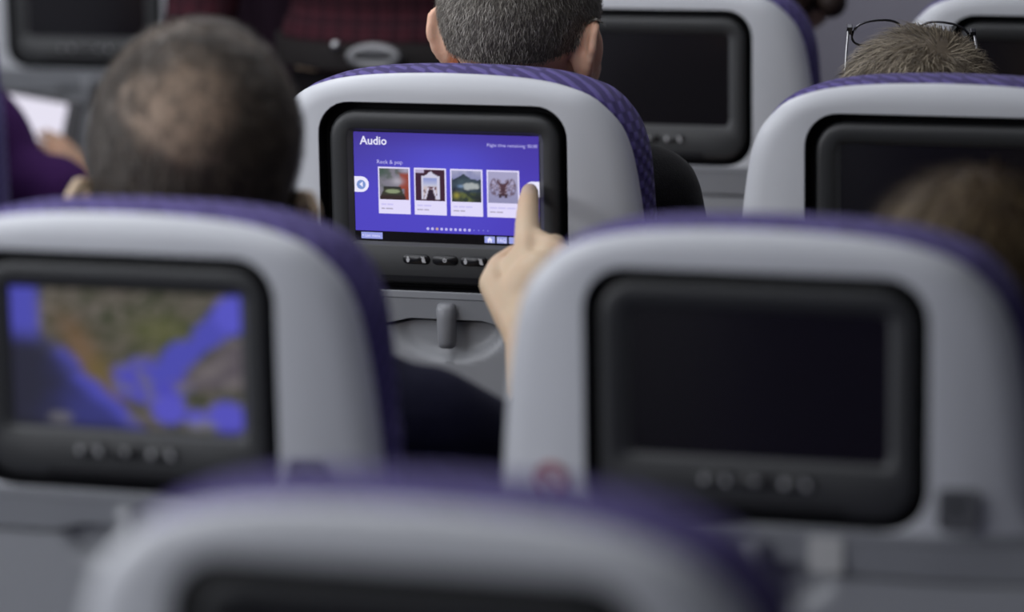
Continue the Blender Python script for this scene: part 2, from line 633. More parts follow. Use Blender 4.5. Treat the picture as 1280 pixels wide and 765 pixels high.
    # --- literature pocket and lower back
    o = from_bm('literature_pocket', box_bm((-w0 + 0.008, -0.008, -0.60), (w0 - 0.008, 0.02, -0.375), 0.012, 3), M['seat_fabric'], s)
    for q in o.data.vertices:
        q.co = T(q.co.x, q.co.y, q.co.z)
    # socket plate, right of the screen
    p0 = rrect(0.1425, 0.1735, -0.0945, -0.0615, 0.006, 5)
    so = from_bm('socket_plate', ring_loft([[T(x, 0.003, y) for x, y in p0], [T(x, -0.0008, y) for x, y in p0], [T(x, -0.0012, y) for x, y in offset_poly(p0, 0.0015)], [T(x, -0.0007, y) for x, y in offset_poly(p0, 0.003)]], cap1=True), M['socket'], s, False)
    flat_shape('socket_hole', rrect(0.154, 0.161, -0.077, -0.071, 0.0028, 4), -0.0010, M['gap'], so, 0.001)
    # --- backrest cushion wrapped in purple cloth
    ch = [(0.0, 0.1245), (0.044, 0.1238), (0.085, 0.1215), (0.117, 0.117), (0.140, 0.1105), (0.158, 0.103), (0.1725, 0.0905),
          (0.1850, 0.073), (0.1915, 0.056), (0.1955, 0.037), (0.1985, 0.0), (0.2015, -0.05), (0.2040, -0.10), (0.2080, -0.52)]
    co = mirror_outline(ch, -0.52)
    rings = []
    def thick(v, d):      # the cushion grows thicker towards the lap
        return d if d < 0.06 else d + max(0.0, -v - 0.15) * 0.03
    for off, d in ((0.030, 0.029), (0.006, 0.020), (-0.0015, 0.019), (-0.0040, 0.028), (-0.0060, 0.048), (-0.0060, 0.070), (-0.0045, 0.088), (0.000, 0.101), (0.007, 0.109), (0.018, 0.115), (0.034, 0.118), (0.055, 0.119)):
        rings.append([T(x, thick(y, d) + bow(x, min(y, 0.1)) * (1 - d / 0.119), max(y, -0.52)) for x, y in offset_poly(co, off)])
    from_bm('backrest_cushion', ring_loft(rings, True, True), M['fabric'], s)
    # --- seat cushion, armrests, legs
    from_bm('seat_cushion', box_bm((-0.222, 0.128, 0.34), (0.222, 0.548, 0.455), 0.03, 4), M['seat_fabric'], s)
    from_bm('seat_pan', box_bm((-0.23, 0.0, 0.30), (0.23, 0.53, 0.338), 0.006), M['dark_plastic'], s)
    for sx in (-1, 1):
        a = from_bm('armrest', box_bm((sx * 0.2405 - 0.0155, 0.12, 0.555), (sx * 0.2405 + 0.0155, 0.50, 0.585), 0.008, 3), M['dark_plastic'], s)
        from_bm('armrest_post', box_bm((sx * 0.2405 - 0.012, 0.09, 0.30), (sx * 0.2405 + 0.012, 0.15, 0.56), 0.006), M['dark_plastic'], a)
        from_bm('leg', box_bm((sx * 0.16 - 0.02, 0.06, 0.0), (sx * 0.16 + 0.02, 0.11, 0.30), 0.005), M['metal'], s)
        from_bm('leg', box_bm((sx * 0.16 - 0.02, 0.45, 0.0), (sx * 0.16 + 0.02, 0.50, 0.30), 0.005), M['metal'], s)
    return s


SEATS = {}
GROUP = 'economy seats in rows'
XA, XB = -1.0936, -0.5751
ROW0 = 1.5674
P0 = 0.79
spots = [
    ('F', XA, ROW0 + 2 * P0, 'seat whose back shows the lit purple audio menu a finger touches'),
    ('N', XB, ROW0 + 2 * P0, 'seat with blank screen in front of the person with glasses on the head'),
    ('L', XA, ROW0 + P0 - 0.0136, 'blurred seat showing a coloured map, right behind the balding man'),
    ('R', XB, ROW0 + P0 + 0.0095, 'big blurred seat with blank screen and small red round sticker'),
    ('M', XA, ROW0 + 3 * P0 + 0.0126, 'seat with blank screen ahead of the man with cropped grey hair'),
    ('O', XB, ROW0 + 3 * P0, 'seat with blank screen ahead of the eyeglasses, cut by the top right corner'),
    ('P', -2.205, ROW0 + 4 * P0 - 0.072, 'seat with blank screen across the aisle, above the white tablet'),
    ('Q', XB, ROW0, 'most blurred seat at the bottom edge, only its rounded top showing'),
    ('S', -2.238, ROW0 + 3 * P0 - 0.01, 'seat across the aisle holding the person in purple with the tablet'),
]
proto = make_seat()
for i, (k, x, y, lab) in enumerate(spots):
    o = proto if i == 0 else copy_tree(proto)
    o.location = (x, y, 0)
    tag(o, lab, 'airplane seat', GROUP)
    SEATS[k] = o


def part_of(seat, name):
    return next(c for c in seat.children if c.name.split('.')[0] == name)


# sticker and small pale plate on the big blurred seat
s = SEATS['R']
c0 = (-0.163, -0.072)
st = flat_shape('sticker', [(c0[0] + 0.0150 * math.cos(q * PI / 16), c0[1] + 0.0150 * math.sin(q * PI / 16)) for q in range(32)], -0.0006, M['sticker'], s, 0.001)
st['label'] = 'round pale sticker with a red barred ring'
ro = [(c0[0] + 0.0140 * math.cos(q * PI / 16), c0[1] + 0.0140 * math.sin(q * PI / 16)) for q in range(32)]
bm = ring_loft([[T(x, -0.0008, y) for x, y in ro], [T(x, -0.0008, y) for x, y in offset_poly(ro, 0.0036)]])
a0 = R(45)
dx, dy = 0.0125 * math.cos(a0), 0.0125 * math.sin(a0)
px, py = 0.0014 * math.cos(a0), 0.0014 * math.sin(a0)
q4 = [(c0[0] - dx - px, c0[1] + dy - py), (c0[0] - dx + px, c0[1] + dy + py), (c0[0] + dx + px, c0[1] - dy + py), (c0[0] + dx - px, c0[1] - dy - py)]
bm.faces.new([bm.verts.new(T(x, -0.0008, y)) for x, y in q4])
from_bm('prohibition_ring', bm, M['red'], st, False)
pl = flat_shape('pale_plate', rrect(0.043, 0.070, -0.133, -0.104, 0.002, 3), -0.0014, M['pale_plate'], s, 0.004)
pl['label'] = 'small pale plate under the screen'

# ------------------------------------------------------------------ what the lit screens show
def smoothstep(a, b, x):
    t = max(0.0, min(1.0, (x - a) / (b - a)))
    return t * t * (3 - 2 * t)


def mix(a, b, t):
    return tuple(p + (q - p) * t for p, q in zip(a, b))


def lin(*c):
    return tuple(((v / 255) / 12.92 if v / 255 < 0.04045 else ((v / 255 + 0.055) / 1.055) ** 2.4) for v in c)


def fbm(x, y, z=0.0, o=4):
    return noise.fractal(Vector((x, y, z)), 1.0, 2.0, o)


EM = attr_mat('screen_picture', emission=0.95)
EM2 = attr_mat('dimmed_screen_picture', emission=0.72)
s = SEATS['F']
scr = part_of(s, 'screen')
scr['label'] = 'lit purple audio menu screen'


def menu_bg(a, b):
    c = mix(lin(70, 58, 168), lin(78, 66, 200), smoothstep(0.9, 0.3, b))
    g = math.exp(-((a - 0.5) / 0.30) ** 2 - ((b - 0.62) / 0.35) ** 2)
    c = mix(c, lin(84, 80, 222), 0.75 * g)
    c = mix(c, lin(64, 44, 150), 0.55 * smoothstep(0.80, 1.0, b))
    c = mix(c, lin(70, 44, 175), 0.35 * smoothstep(0.6, 1.0, a))
    return c


picture_mesh('menu_background', menu_bg, 30, 18, -0.0998, 0.1028, -0.0378, 0.0665, 0.0082, EM, scr)
M['white'] = emit('screen_white', lin(232, 230, 252), 1.08)
M['lav'] = emit('screen_lavender', lin(190, 185, 240), 1.08)
M['card'] = emit('screen_card', lin(222, 216, 248), 1.08)
M['txt1'] = emit('screen_faint', lin(200, 194, 240), 1.08)
M['txt2'] = emit('screen_grey', lin(170, 163, 186), 1.08)
M['pill'] = emit('screen_pill', lin(150, 158, 225), 1.08)
M['tabblue'] = emit('screen_blue', lin(120, 146, 205), 1.08)
M['orange'] = emit('screen_orange', lin(196, 165, 150), 1.08)
text_mesh('title_text', 'Audio', 0.0122, -0.0925, 0.0535, 0.0079, M['white'], scr, bold=0.0002)
text_mesh('time_text', 'Flight time remaining: 00:00', 0.0049, 0.1015, 0.0545, 0.0079, M['lav'], scr, 'RIGHT')
text_mesh('genre_text', 'Rock & pop', 0.0060, -0.0745, 0.0335, 0.0079, M['lav'], scr)


def cover_a(x, y):
    n = fbm(x * 5, y * 5, 1.3)
    c = mix(lin(128, 124, 138), lin(92, 98, 98), smoothstep(-0.3, 0.5, n))
    if y > 0.35:
        c = mix(c, lin(70, 88, 80), smoothstep(0.45, 0.1, x) * smoothstep(0.55, 0.9, y))
        c = mix(c, lin(150, 62, 42), smoothstep(0.62, 0.85, x + 0.25 * (0.75 - y) + 0.15 * n) * smoothstep(0.95, 0.8, y))
        c = mix(c, lin(178, 172, 186), math.exp(-((x - 0.62) / 0.2) ** 2 - ((y - 0.6) / 0.12) ** 2) * 0.9)
        c = mix(c, lin(170, 165, 190), math.exp(-((x - 0.9) / 0.14) ** 2 - ((y - 0.95) / 0.08) ** 2))
    else:
        c = mix(c, lin(140, 58, 40), smoothstep(0.8, 0.9, x))
    hw = 0.30 + 0.14 * smoothstep(0.35, 0.05, y)
    if y < 0.42 and abs(x - 0.45) < hw:
        c = lin(52, 52, 40)
        e = ((x - 0.45) / 0.27) ** 2 + ((y - 0.27) / 0.075) ** 2
        c = mix(c, lin(140, 152, 118), smoothstep(1.2, 0.5, e))
        c = mix(c, lin(48, 30, 30), smoothstep(0.18, 0.1, y))
        if y > 0.36: c = lin(38, 40, 38)
    return c


def cover_b(x, y):
    c = lin(58, 22, 48)
    if y > 0.88 and x < 0.3: c = lin(190, 180, 215)
    arch = 0.19 + (0.0 if y < 0.72 else 0.0)
    top = 0.80 + 0.14 * math.exp(-((x - 0.52) / 0.13) ** 2)
    if 0.2 < x < 0.82 and 0.06 < y < top:
        c = lin(214, 212, 236)
        if 0.28 < x < 0.74 and y < 0.72:
            c = mix(lin(206, 208, 228), lin(150, 160, 216), smoothstep(0.4, 0.72, y))
            c = mix(c, lin(205, 190, 195), smoothstep(0.52, 0.40, y))
        n = fbm(x * 9, y * 9, 4.0)
        if y < 0.44 and 0.28 < x < 0.74:
            c = mix(c, lin(96, 56, 74), smoothstep(-0.1, 0.35, n + 0.5 * math.exp(-((x - 0.52) / 0.1) ** 2)))
        if abs(abs(x - 0.52) - (0.08 + (0.42 - y) * 0.35)) < 0.03 and y < 0.42: c = lin(214, 208, 230)
        if abs(x - 0.52) < 0.06 + (0.35 - y) * 0.35 and y < 0.36: c = lin(40, 18, 42)
    return c


def cover_c(x, y):
    n = fbm(x * 4, y * 4, 7.0)
    c = mix(lin(128, 132, 178), lin(180, 180, 208), smoothstep(0.6, 1.0, y) * (0.6 + 0.4 * n))
    hill = 0.72 + 0.18 * math.exp(-((x - 0.40) / 0.2) ** 2) + 0.04 * n
    if y < hill: c = mix(lin(38, 50, 66), lin(60, 76, 88), 0.5 + n)
    c = mix(c, lin(172, 178, 180), smoothstep(1.1, 0.3, ((x - 0.62) / 0.36) ** 2 + ((y - 0.52) / 0.14) ** 2 + 0.6 * n))
    c = mix(c, lin(120, 150, 190), 0.8 * math.exp(-((x - 0.3) / 0.1) ** 2 - ((y - 0.5) / 0.05) ** 2))
    if y < 0.34: c = mix(c, mix(lin(40, 52, 48), lin(96, 104, 56), smoothstep(-0.2, 0.5, n)), smoothstep(0.36, 0.26, y))
    c = mix(c, lin(160, 152, 60), 0.9 * math.exp(-((x - 0.16) / 0.1) ** 2 - ((y - 0.2) / 0.1) ** 2))
    c = mix(c, lin(24, 28, 36), smoothstep(0.6, 1.0, x) * smoothstep(0.3, 0.1, y))
    return c


def cover_d(x, y):
    a = abs(x - 0.5)
    c = mix(lin(172, 168, 204), lin(150, 148, 186), smoothstep(0.7, 0.1, y))
    n = fbm(a * 12, y * 12, 2.0)
    e = (a / 0.13) ** 2 + ((y - 0.42) / 0.2) ** 2
    c = mix(c, lin(70, 42, 54), smoothstep(1.3, 0.7, e + 0.3 * n))
    zone = ((a - 0.22) / 0.24) ** 2 + ((y - 0.50) / 0.30) ** 2
    ridge = 1.0 - min(1.0, abs(fbm(a * 9 + 1.5, y * 7, 6.0)) * 3.2)
    c = mix(c, lin(86, 58, 70), 0.9 * ridge * smoothstep(1.1, 0.75, zone))
    c = mix(c, lin(196, 176, 196), 0.6 * smoothstep(0.2, 0.5, fbm(a * 14, y * 12, 8.0)) * smoothstep(1.0, 0.7, zone))
    ring = abs(((a - 0.31) / 0.11) ** 2 + ((y - 0.52) / 0.28) ** 2 - 0.8)
    c = mix(c, lin(96, 70, 84), 0.7 * smoothstep(0.36, 0.10, ring + 0.3 * abs(n)))
    arm = abs(y - 0.56 - (a - 0.05) * 0.9)
    if a < 0.2: c = mix(c, lin(84, 54, 66), smoothstep(0.08, 0.03, arm))
    leg = abs(a - 0.10)
    if 0.16 < y < 0.3: c = mix(c, lin(60, 40, 52), smoothstep(0.06, 0.03, leg))
    return c


for u0, fn in ((-0.0733, cover_a), (-0.0335, cover_b), (0.0062, cover_c), (0.0460, cover_d)):
    u1 = u0 + 0.0352
    flat_shape('album_card', [(u0, -0.019), (u1, -0.019), (u1, 0.0302), (u0, 0.0302)], 0.0080, M['card'], scr, 0.0003)
    picture_mesh('album_cover', fn, 32, 32, u0 + 0.0015, u1 - 0.0015, -0.0040, 0.0287, 0.0077, EM, scr)
    def bars(name, v, segs, m, h):
        bm = bmesh.new()
        x = u0 + 0.003
        for L in segs:
            bm.faces.new([bm.verts.new(T(*q)) for q in ((x, 0.0077, v), (x + L, 0.0077, v), (x + L, 0.0077, v + h), (x, 0.0077, v + h))])
            x += L + 0.0011
        from_bm(name, bm, m, scr, False)
    rr = random.Random(int(u0 * 1e5))
    bars('caption_line', -0.0100, [0.0035 + 0.006 * rr.random() for _ in range(2 + (u0 > 0) )], M['txt1'], 0.0017)
    bars('caption_line', -0.0142, [0.004 + 0.003 * rr.random(), 0.005 + 0.003 * rr.random()], M['txt2'], 0.0013)
# arrow tabs at the screen's sides
def tab(u_edge, sgn):
    r = 0.0082
    c = (u_edge + sgn * 0.0077, 0.0112)
    pts = [(u_edge, c[1] - r)] + [(c[0] + sgn * r * math.sin(q * PI / 12), c[1] - r * math.cos(q * PI / 12)) for q in range(13)] + [(u_edge, c[1] + r)]
    if sgn < 0: pts = pts[::-1]
    flat_shape('arrow_tab', pts, 0.0080, M['white'], scr, 0.0003)
    cc = [(c[0] + sgn * -0.0002 + 0.0050 * math.cos(q * PI / 12), c[1] - 0.0004 + 0.0050 * math.sin(q * PI / 12)) for q in range(24)]
    flat_shape('arrow_disc', cc, 0.0078, M['tabblue'], scr, 0.0002)
    a = [(c[0] - sgn * 0.0022, c[1]), (c[0] + sgn * 0.0016, c[1] + 0.0028), (c[0] + sgn * 0.0016, c[1] - 0.0028)]
    flat_shape('arrow', a if sgn < 0 else a[::-1], 0.0076, M['white'], scr, 0.0002)


tab(-0.0998, 1)
tab(0.1028, -1)
for i in range(14):
    u = -0.0195 + 0.00507 * i
    rad = 0.00155 if i < 10 else 0.0005
    flat_shape('page_dot', [(u + rad * math.cos(q * PI / 5), -0.0335 + rad * math.sin(q * PI / 5)) for q in range(10)], 0.0079,
               M['orange'] if i == 2 else M['lav'] if i < 10 else M['pill'], scr, 0.0002)
flat_shape('menu_button', [(-0.0935, -0.0462), (-0.0700, -0.0462), (-0.0700, -0.0394), (-0.0935, -0.0394)], 0.0081, M['pill'], scr, 0.0002)
text_mesh('menu_button_text', '< Last menu', 0.0040, -0.0928, -0.0441, 0.0079, M['white'], scr)
for u0, u1 in ((0.0425, 0.0537), (0.0558, 0.0668), (0.0689, 0.0800), (0.0820, 0.0931)):
    flat_shape('menu_button', [(u0, -0.0462), (u1, -0.0462), (u1, -0.0394), (u0, -0.0394)], 0.0081, M['pill'], scr, 0.0002)
flat_shape('home_icon', [(0.0460, -0.0458), (0.0473, -0.0458), (0.0473, -0.0438), (0.0489, -0.0438), (0.0489, -0.0458), (0.0502, -0.0458), (0.0502, -0.0432), (0.0512, -0.0432), (0.0481, -0.0400), (0.0450, -0.0432), (0.0460, -0.0432)],
           0.0079, M['white'], scr, 0.0002)
text_mesh('menu_button_text', 'FAQ', 0.0052, 0.0613, -0.0449, 0.0079, M['white'], scr, 'CENTER')

# moving map on the near seat
s = SEATS['L']
scr2 = part_of(s, 'screen')
scr2['label'] = 'lit flight map screen, blue sea around tan and green land'


def map_px(x, y):
    """x to the right, y up; a tapering land mass between two seas"""
    n = fbm(x * 5, y * 5, 3.0)
    n2 = fbm(x * 11, y * 11, 9.0)
    n3 = fbm(x * 20, y * 20, 5.0)
    sea = lin(84, 84, 200)
    deep = mix(lin(38, 38, 60), lin(56, 58, 132), smoothstep(0.05, 0.34, x - 0.15 * y + 0.06 * n))
    land = mix(lin(98, 92, 82), lin(64, 68, 48), smoothstep(-0.25, 0.3, n2 + 0.5 * (x - 0.45)))
    land = mix(land, lin(138, 128, 122), 0.65 * smoothstep(0.12, 0.5, n3 + 0.25 * n))
    land = mix(land, lin(130, 98, 66), math.exp(-((x - 0.33 - 0.30 * (0.5 - y)) / 0.07) ** 2) * smoothstep(0.98, 0.6, y) * 0.75)
    land = mix(land, lin(118, 104, 52), math.exp(-((x - 0.38) / 0.06) ** 2 - ((y - 0.38) / 0.14) ** 2) * 0.7)
    land = mix(land, lin(100, 104, 52), 0.7 * math.exp(-((x - 0.66) / 0.14) ** 2 - ((y - 0.72) / 0.12) ** 2))
    c = land
    # western sea: below a diagonal coast
    coast = 0.86 - 1.55 * (x - 0.02) + 0.05 * n
    if x < 0.62:
        t = smoothstep(0.05, -0.02, y - coast)
        c = mix(c, mix(mix(lin(62, 62, 92), sea, smoothstep(0.10, 0.34, x + 0.1 * n2)), deep, smoothstep(0.02, 0.20, coast - y)), t)
    if x < 0.16:
        c = mix(c, sea, smoothstep(0.55, 0.75, y) * smoothstep(0.15, 0.09, x))
    # southern gulf and straits
    g = ((x - 0.60) / 0.17) ** 2 + ((y - 0.36) / 0.17) ** 2 + 0.6 * n
    c = mix(c, mix(lin(82, 78, 205), lin(112, 108, 150), smoothstep(-0.1, 0.3, n2 + 0.4 * n3)), smoothstep(1.2, 0.8, g))
    ln = abs((y - 0.55) - (x - 0.74) * 1.35 + 0.08 * n)
    if x > 0.62: c = mix(c, sea, smoothstep(0.15, 0.08, ln) * smoothstep(0.2, 0.35, y))
    c = mix(c, lin(98, 96, 224), smoothstep(1.2, 0.6, ((x - 0.97) / 0.09) ** 2 + ((y - 0.86) / 0.14) ** 2))
    if x > 0.72 and y < 0.7:
        c = mix(c, mix(lin(98, 90, 98), lin(124, 116, 118), smoothstep(-0.1, 0.4, n2)), smoothstep(0.12, 0.22, (x - 0.74) * 1.35 - (y - 0.55)) * smoothstep(0.28, 0.36, y))
    for cx, cy, r in ((0.68, 0.16, 0.08), (0.93, 0.12, 0.09), (0.80, 0.10, 0.05)):
        c = mix(c, lin(96, 92, 216), smoothstep(1.3, 0.5, ((x - cx) / r) ** 2 + ((y - cy) / (r * 1.4)) ** 2))
    c = mix(c, lin(120, 118, 120), 0.75 * smoothstep(1.2, 0.4, ((x - 0.2) / 0.06) ** 2 + ((y - 0.06) / 0.05) ** 2 + 0.3 * n2))
    c = mix(c, lin(140, 138, 132), 0.75 * smoothstep(1.2, 0.4, ((x - 0.82) / 0.08) ** 2 + ((y - 0.05) / 0.05) ** 2 + 0.3 * n2))
    c = mix(c, lin(112, 106, 116), 0.5 * smoothstep(1.2, 0.4, ((x - 0.53) / 0.05) ** 2 + ((y - 0.08) / 0.06) ** 2))
    c = mix(c, lin(22, 22, 24), smoothstep(0.06, 0.0, y) * 0.6)
    return c


picture_mesh('map_picture', map_px, 72, 44, -0.0995, 0.1028, -0.0478, 0.0665, 0.0081, EM2, scr2)

# ------------------------------------------------------------------ people
def V(*a):
    return Vector(a)


def caps(p0, r0, p1, r1):
    return ('cap', Vector(p0), r0, Vector(p1), r1)


def ell(c, r, rot=None):
    return ('ell', Vector(c), r, rot)


def xf(prims, mtx):
    """prims moved by a matrix (uniform scale)"""
    out = []
    s = mtx.to_scale()[0]
    rot = mtx.to_quaternion().to_matrix()
    for q in prims:
        if q[0] == 'cap':
            out.append(('cap', mtx @ q[1], q[2] * s, mtx @ q[3], q[4] * s))
        else:
            r = rot @ (q[3] if q[3] is not None else Matrix.Identity(3))
            out.append(('ell', mtx @ q[1], tuple(v * s for v in q[2]), r))
    return out


def union_mesh(name, prims, voxel, smooth=6, fac=0.5):
    """one continuous closed surface round all the prims"""
    me = bpy.data.meshes.new('tmp')
    verts, faces = [], []
    for q in prims:
        bm = bmesh.new()
        if q[0] == 'cap':
            for p, r in ((q[1], q[2]), (q[3], q[4])):
                bmesh.ops.create_icosphere(bm, subdivisions=2, radius=r, matrix=Matrix.Translation(p))
            res = bmesh.ops.convex_hull(bm, input=bm.verts[:])
            junk = set(g for g in list(res['geom_interior']) + list(res['geom_unused']) if isinstance(g, bmesh.types.BMVert))
            hull = [f for f in bm.faces if not any(v in junk for v in f.verts)]
            keep = set(f for f in res['geom'] if isinstance(f, bmesh.types.BMFace))
            use = [f for f in bm.faces if f in keep]
        else:
            bmesh.ops.create_icosphere(bm, subdivisions=3, radius=1.0)
            rot = q[3] if q[3] is not None else Matrix.Identity(3)
            for v in bm.verts:
                v.co = q[1] + rot @ Vector((v.co.x * q[2][0], v.co.y * q[2][1], v.co.z * q[2][2]))
            use = bm.faces[:]
        b = len(verts)
        idx = {}
        for f in use:
            row = []
            for v in f.verts:
                if v not in idx:
                    idx[v] = len(verts)
                    verts.append(v.co.copy())
                row.append(idx[v])
            faces.append(row)
        bm.free()
    me.from_pydata(verts, [], faces)
    o = bpy.data.objects.new('tmp', me)
    COL.objects.link(o)
    m = o.modifiers.new('r', 'REMESH')
    m.mode = 'VOXEL'
    m.voxel_size = voxel
    if smooth:
        m2 = o.modifiers.new('s', 'SMOOTH')
        m2.factor = fac
        m2.iterations = smooth
    dg = bpy.context.evaluated_depsgraph_get()
    res = bpy.data.meshes.new_from_object(o.evaluated_get(dg))
    bpy.data.objects.remove(o)
    bpy.data.meshes.remove(me)
    res.name = name
    res.materials.clear()
    return res


def skin_mat(name, col, blush):
    m = mat(name, col, 0.5, spec=0.35, bump=(700, 0.25))
    nt = m.node_tree
    b = nt.nodes['Principled BSDF']
    tc = nt.nodes['Texture Coordinate'] if 'Texture Coordinate' in nt.nodes else nt.nodes.new('ShaderNodeTexCoord')
    n = nt.nodes.new('ShaderNodeTexNoise')
    n.inputs['Scale'].default_value = 28
    n.inputs['Detail'].default_value = 4
    nt.links.new(tc.outputs['Object'], n.inputs['Vector'])
    r = nt.nodes.new('ShaderNodeValToRGB')
    r.color_ramp.elements[0].position = 0.35
    r.color_ramp.elements[1].position = 0.68
    r.color_ramp.elements[0].color = (*col, 1)
    r.color_ramp.elements[1].color = (*blush, 1)
    nt.links.new(n.outputs['Fac'], r.inputs['Fac'])
    nt.links.new(r.outputs['Color'], b.inputs['Base Color'])
    b.inputs['Subsurface Weight'].default_value = 0.15
    b.inputs['Subsurface Radius'].default_value = (0.012, 0.005, 0.003)
    b.inputs['Subsurface Scale'].default_value = 0.4
    return m


def head_prims(ear_dz=0.0):
    p = [ell((0, -0.012, 0.035), (0.0755, 0.096, 0.086)), ell((0, 0.030, -0.020), (0.062, 0.066, 0.086)),
         ell((0, 0.045, -0.075), (0.046, 0.045, 0.038)), caps((0, 0.094, 0.006), 0.007, (0, 0.113, -0.027), 0.0115),
         caps((-0.010, 0.104, -0.031), 0.007, (0.010, 0.104, -0.031), 0.007),
         caps((-0.036, 0.080, 0.026), 0.012, (0.036, 0.080, 0.026), 0.012), ell((-0.035, 0.066, -0.032), (0.023, 0.026, 0.026)),
         ell((0.035, 0.066, -0.032), (0.023, 0.026, 0.026)), caps((-0.018, 0.090, -0.056), 0.0065, (0.018, 0.090, -0.056), 0.0065),
         caps((-0.014, 0.089, -0.067), 0.007, (0.014, 0.089, -0.067), 0.007), ell((0, 0.080, -0.092), (0.022, 0.018, 0.016)),
         caps((0, -0.018, -0.055), 0.056, (0, -0.034, -0.17), 0.060)]
    for s in (-1, 1):
        rim = [(0.072, 0.004, 0.012), (0.079, -0.002, 0.026), (0.086, -0.014, 0.031), (0.091, -0.026, 0.024), (0.091, -0.030, 0.006), (0.086, -0.024, -0.012), (0.079, -0.012, -0.027), (0.074, -0.003, -0.030)]
        for a, b in zip(rim[:-1], rim[1:]):
            p.append(caps((s * a[0], a[1], a[2] + ear_dz), 0.0052, (s * b[0], b[1], b[2] + ear_dz), 0.0052))
        p.append(caps((s * 0.076, -0.004, -0.026 + ear_dz), 0.0075, (s * 0.077, -0.006, -0.030 + ear_dz), 0.0070))
        p.append(ell((s * 0.079, -0.013, 0.001 + ear_dz), (0.0088, 0.019, 0.029), Euler((0, s * R(6), -s * R(32))).to_matrix()))
    return p


EYE = mat('eye_white', (0.7, 0.7, 0.68), 0.2, noise_amt=0.02)
IRIS = mat('eye_iris', (0.06, 0.04, 0.03), 0.2, noise_amt=0.1)


def eyes(mtx, parent, origin):
    for s in (-1, 1):
        bm = bmesh.new()
        c = mtx @ V(s * 0.031, 0.0795, 0.004)
        k = mtx.to_scale()[0]
        q = mtx.to_quaternion().to_matrix().to_4x4()
        bmesh.ops.create_uvsphere(bm, u_segments=14, v_segments=10, radius=0.0122 * k, matrix=Matrix.Translation(c - origin) @ q @ Matrix.Rotation(R(-90), 4, 'X'))
        o = from_bm('eye', bm, [EYE, IRIS], parent)
        fwd = q.to_3x3() @ V(0, 1, 0)
        for f in o.data.polygons:
            d = (f.center - (c - origin)).normalized().dot(fwd)
            f.material_index = 1 if d > 0.86 else 0


def hand_prims(wr, fingers_dir, palm_n, side, curl=0.6, scale=1.0):
    """relaxed hand: wr wrist, fingers_dir along the fingers, palm_n out of the palm, side +1 thumb towards cross(fingers_dir, palm_n)"""
    f = Vector(fingers_dir).normalized()
    n = Vector(palm_n).normalized()
    n = (n - f * n.dot(f)).normalized()
    t = f.cross(n) * side
    wr = Vector(wr)
    p = [caps(wr, 0.026 * scale, wr + f * 0.03 * scale, 0.026 * scale)]
    for k, (off, ln, base) in enumerate(((0.030, 0.078, 0.090), (0.010, 0.088, 0.094), (-0.011, 0.080, 0.090), (-0.030, 0.064, 0.082))):
        a = wr + f * base * scale + t * off * scale
        p.append(caps(wr + f * 0.02 * scale + t * off * 0.5 * scale, 0.016 * scale, a, 0.0115 * scale))
        d = f
        q = a
        rr = 0.0100
        for j, part in enumerate((0.45, 0.30, 0.25)):
            ang = curl * (0.9 if j == 0 else 1.1)
            d = (d * math.cos(ang) + n * math.sin(ang))
            n2 = (n - d * n.dot(d))
            q2 = q + d * ln * part * scale
            p.append(caps(q, rr * scale, q2, (rr - 0.0011) * scale))
            q = q2
            rr -= 0.0011
    a = wr + f * 0.025 * scale + t * 0.022 * scale
    b = a + (f * 0.6 + t * 0.75 + n * 0.25).normalized() * 0.042 * scale
    c = b + (f * 0.85 + t * 0.35 + n * 0.35).normalized() * 0.032 * scale
    d = c + (f * 0.95 + t * 0.05 + n * 0.35).normalized() * 0.026 * scale
    p += [caps(a, 0.018 * scale, b, 0.0135 * scale), caps(b, 0.0125 * scale, c, 0.0112 * scale), caps(c, 0.0112 * scale, d, 0.009 * scale)]
    return p


def limb(pts, rads):
    return [caps(a, ra, b, rb) for a, b, ra, rb in zip(pts[:-1], pts[1:], rads[:-1], rads[1:])]


HAIR = attr_mat('hair_strands', rough=0.55, spec=0.35)


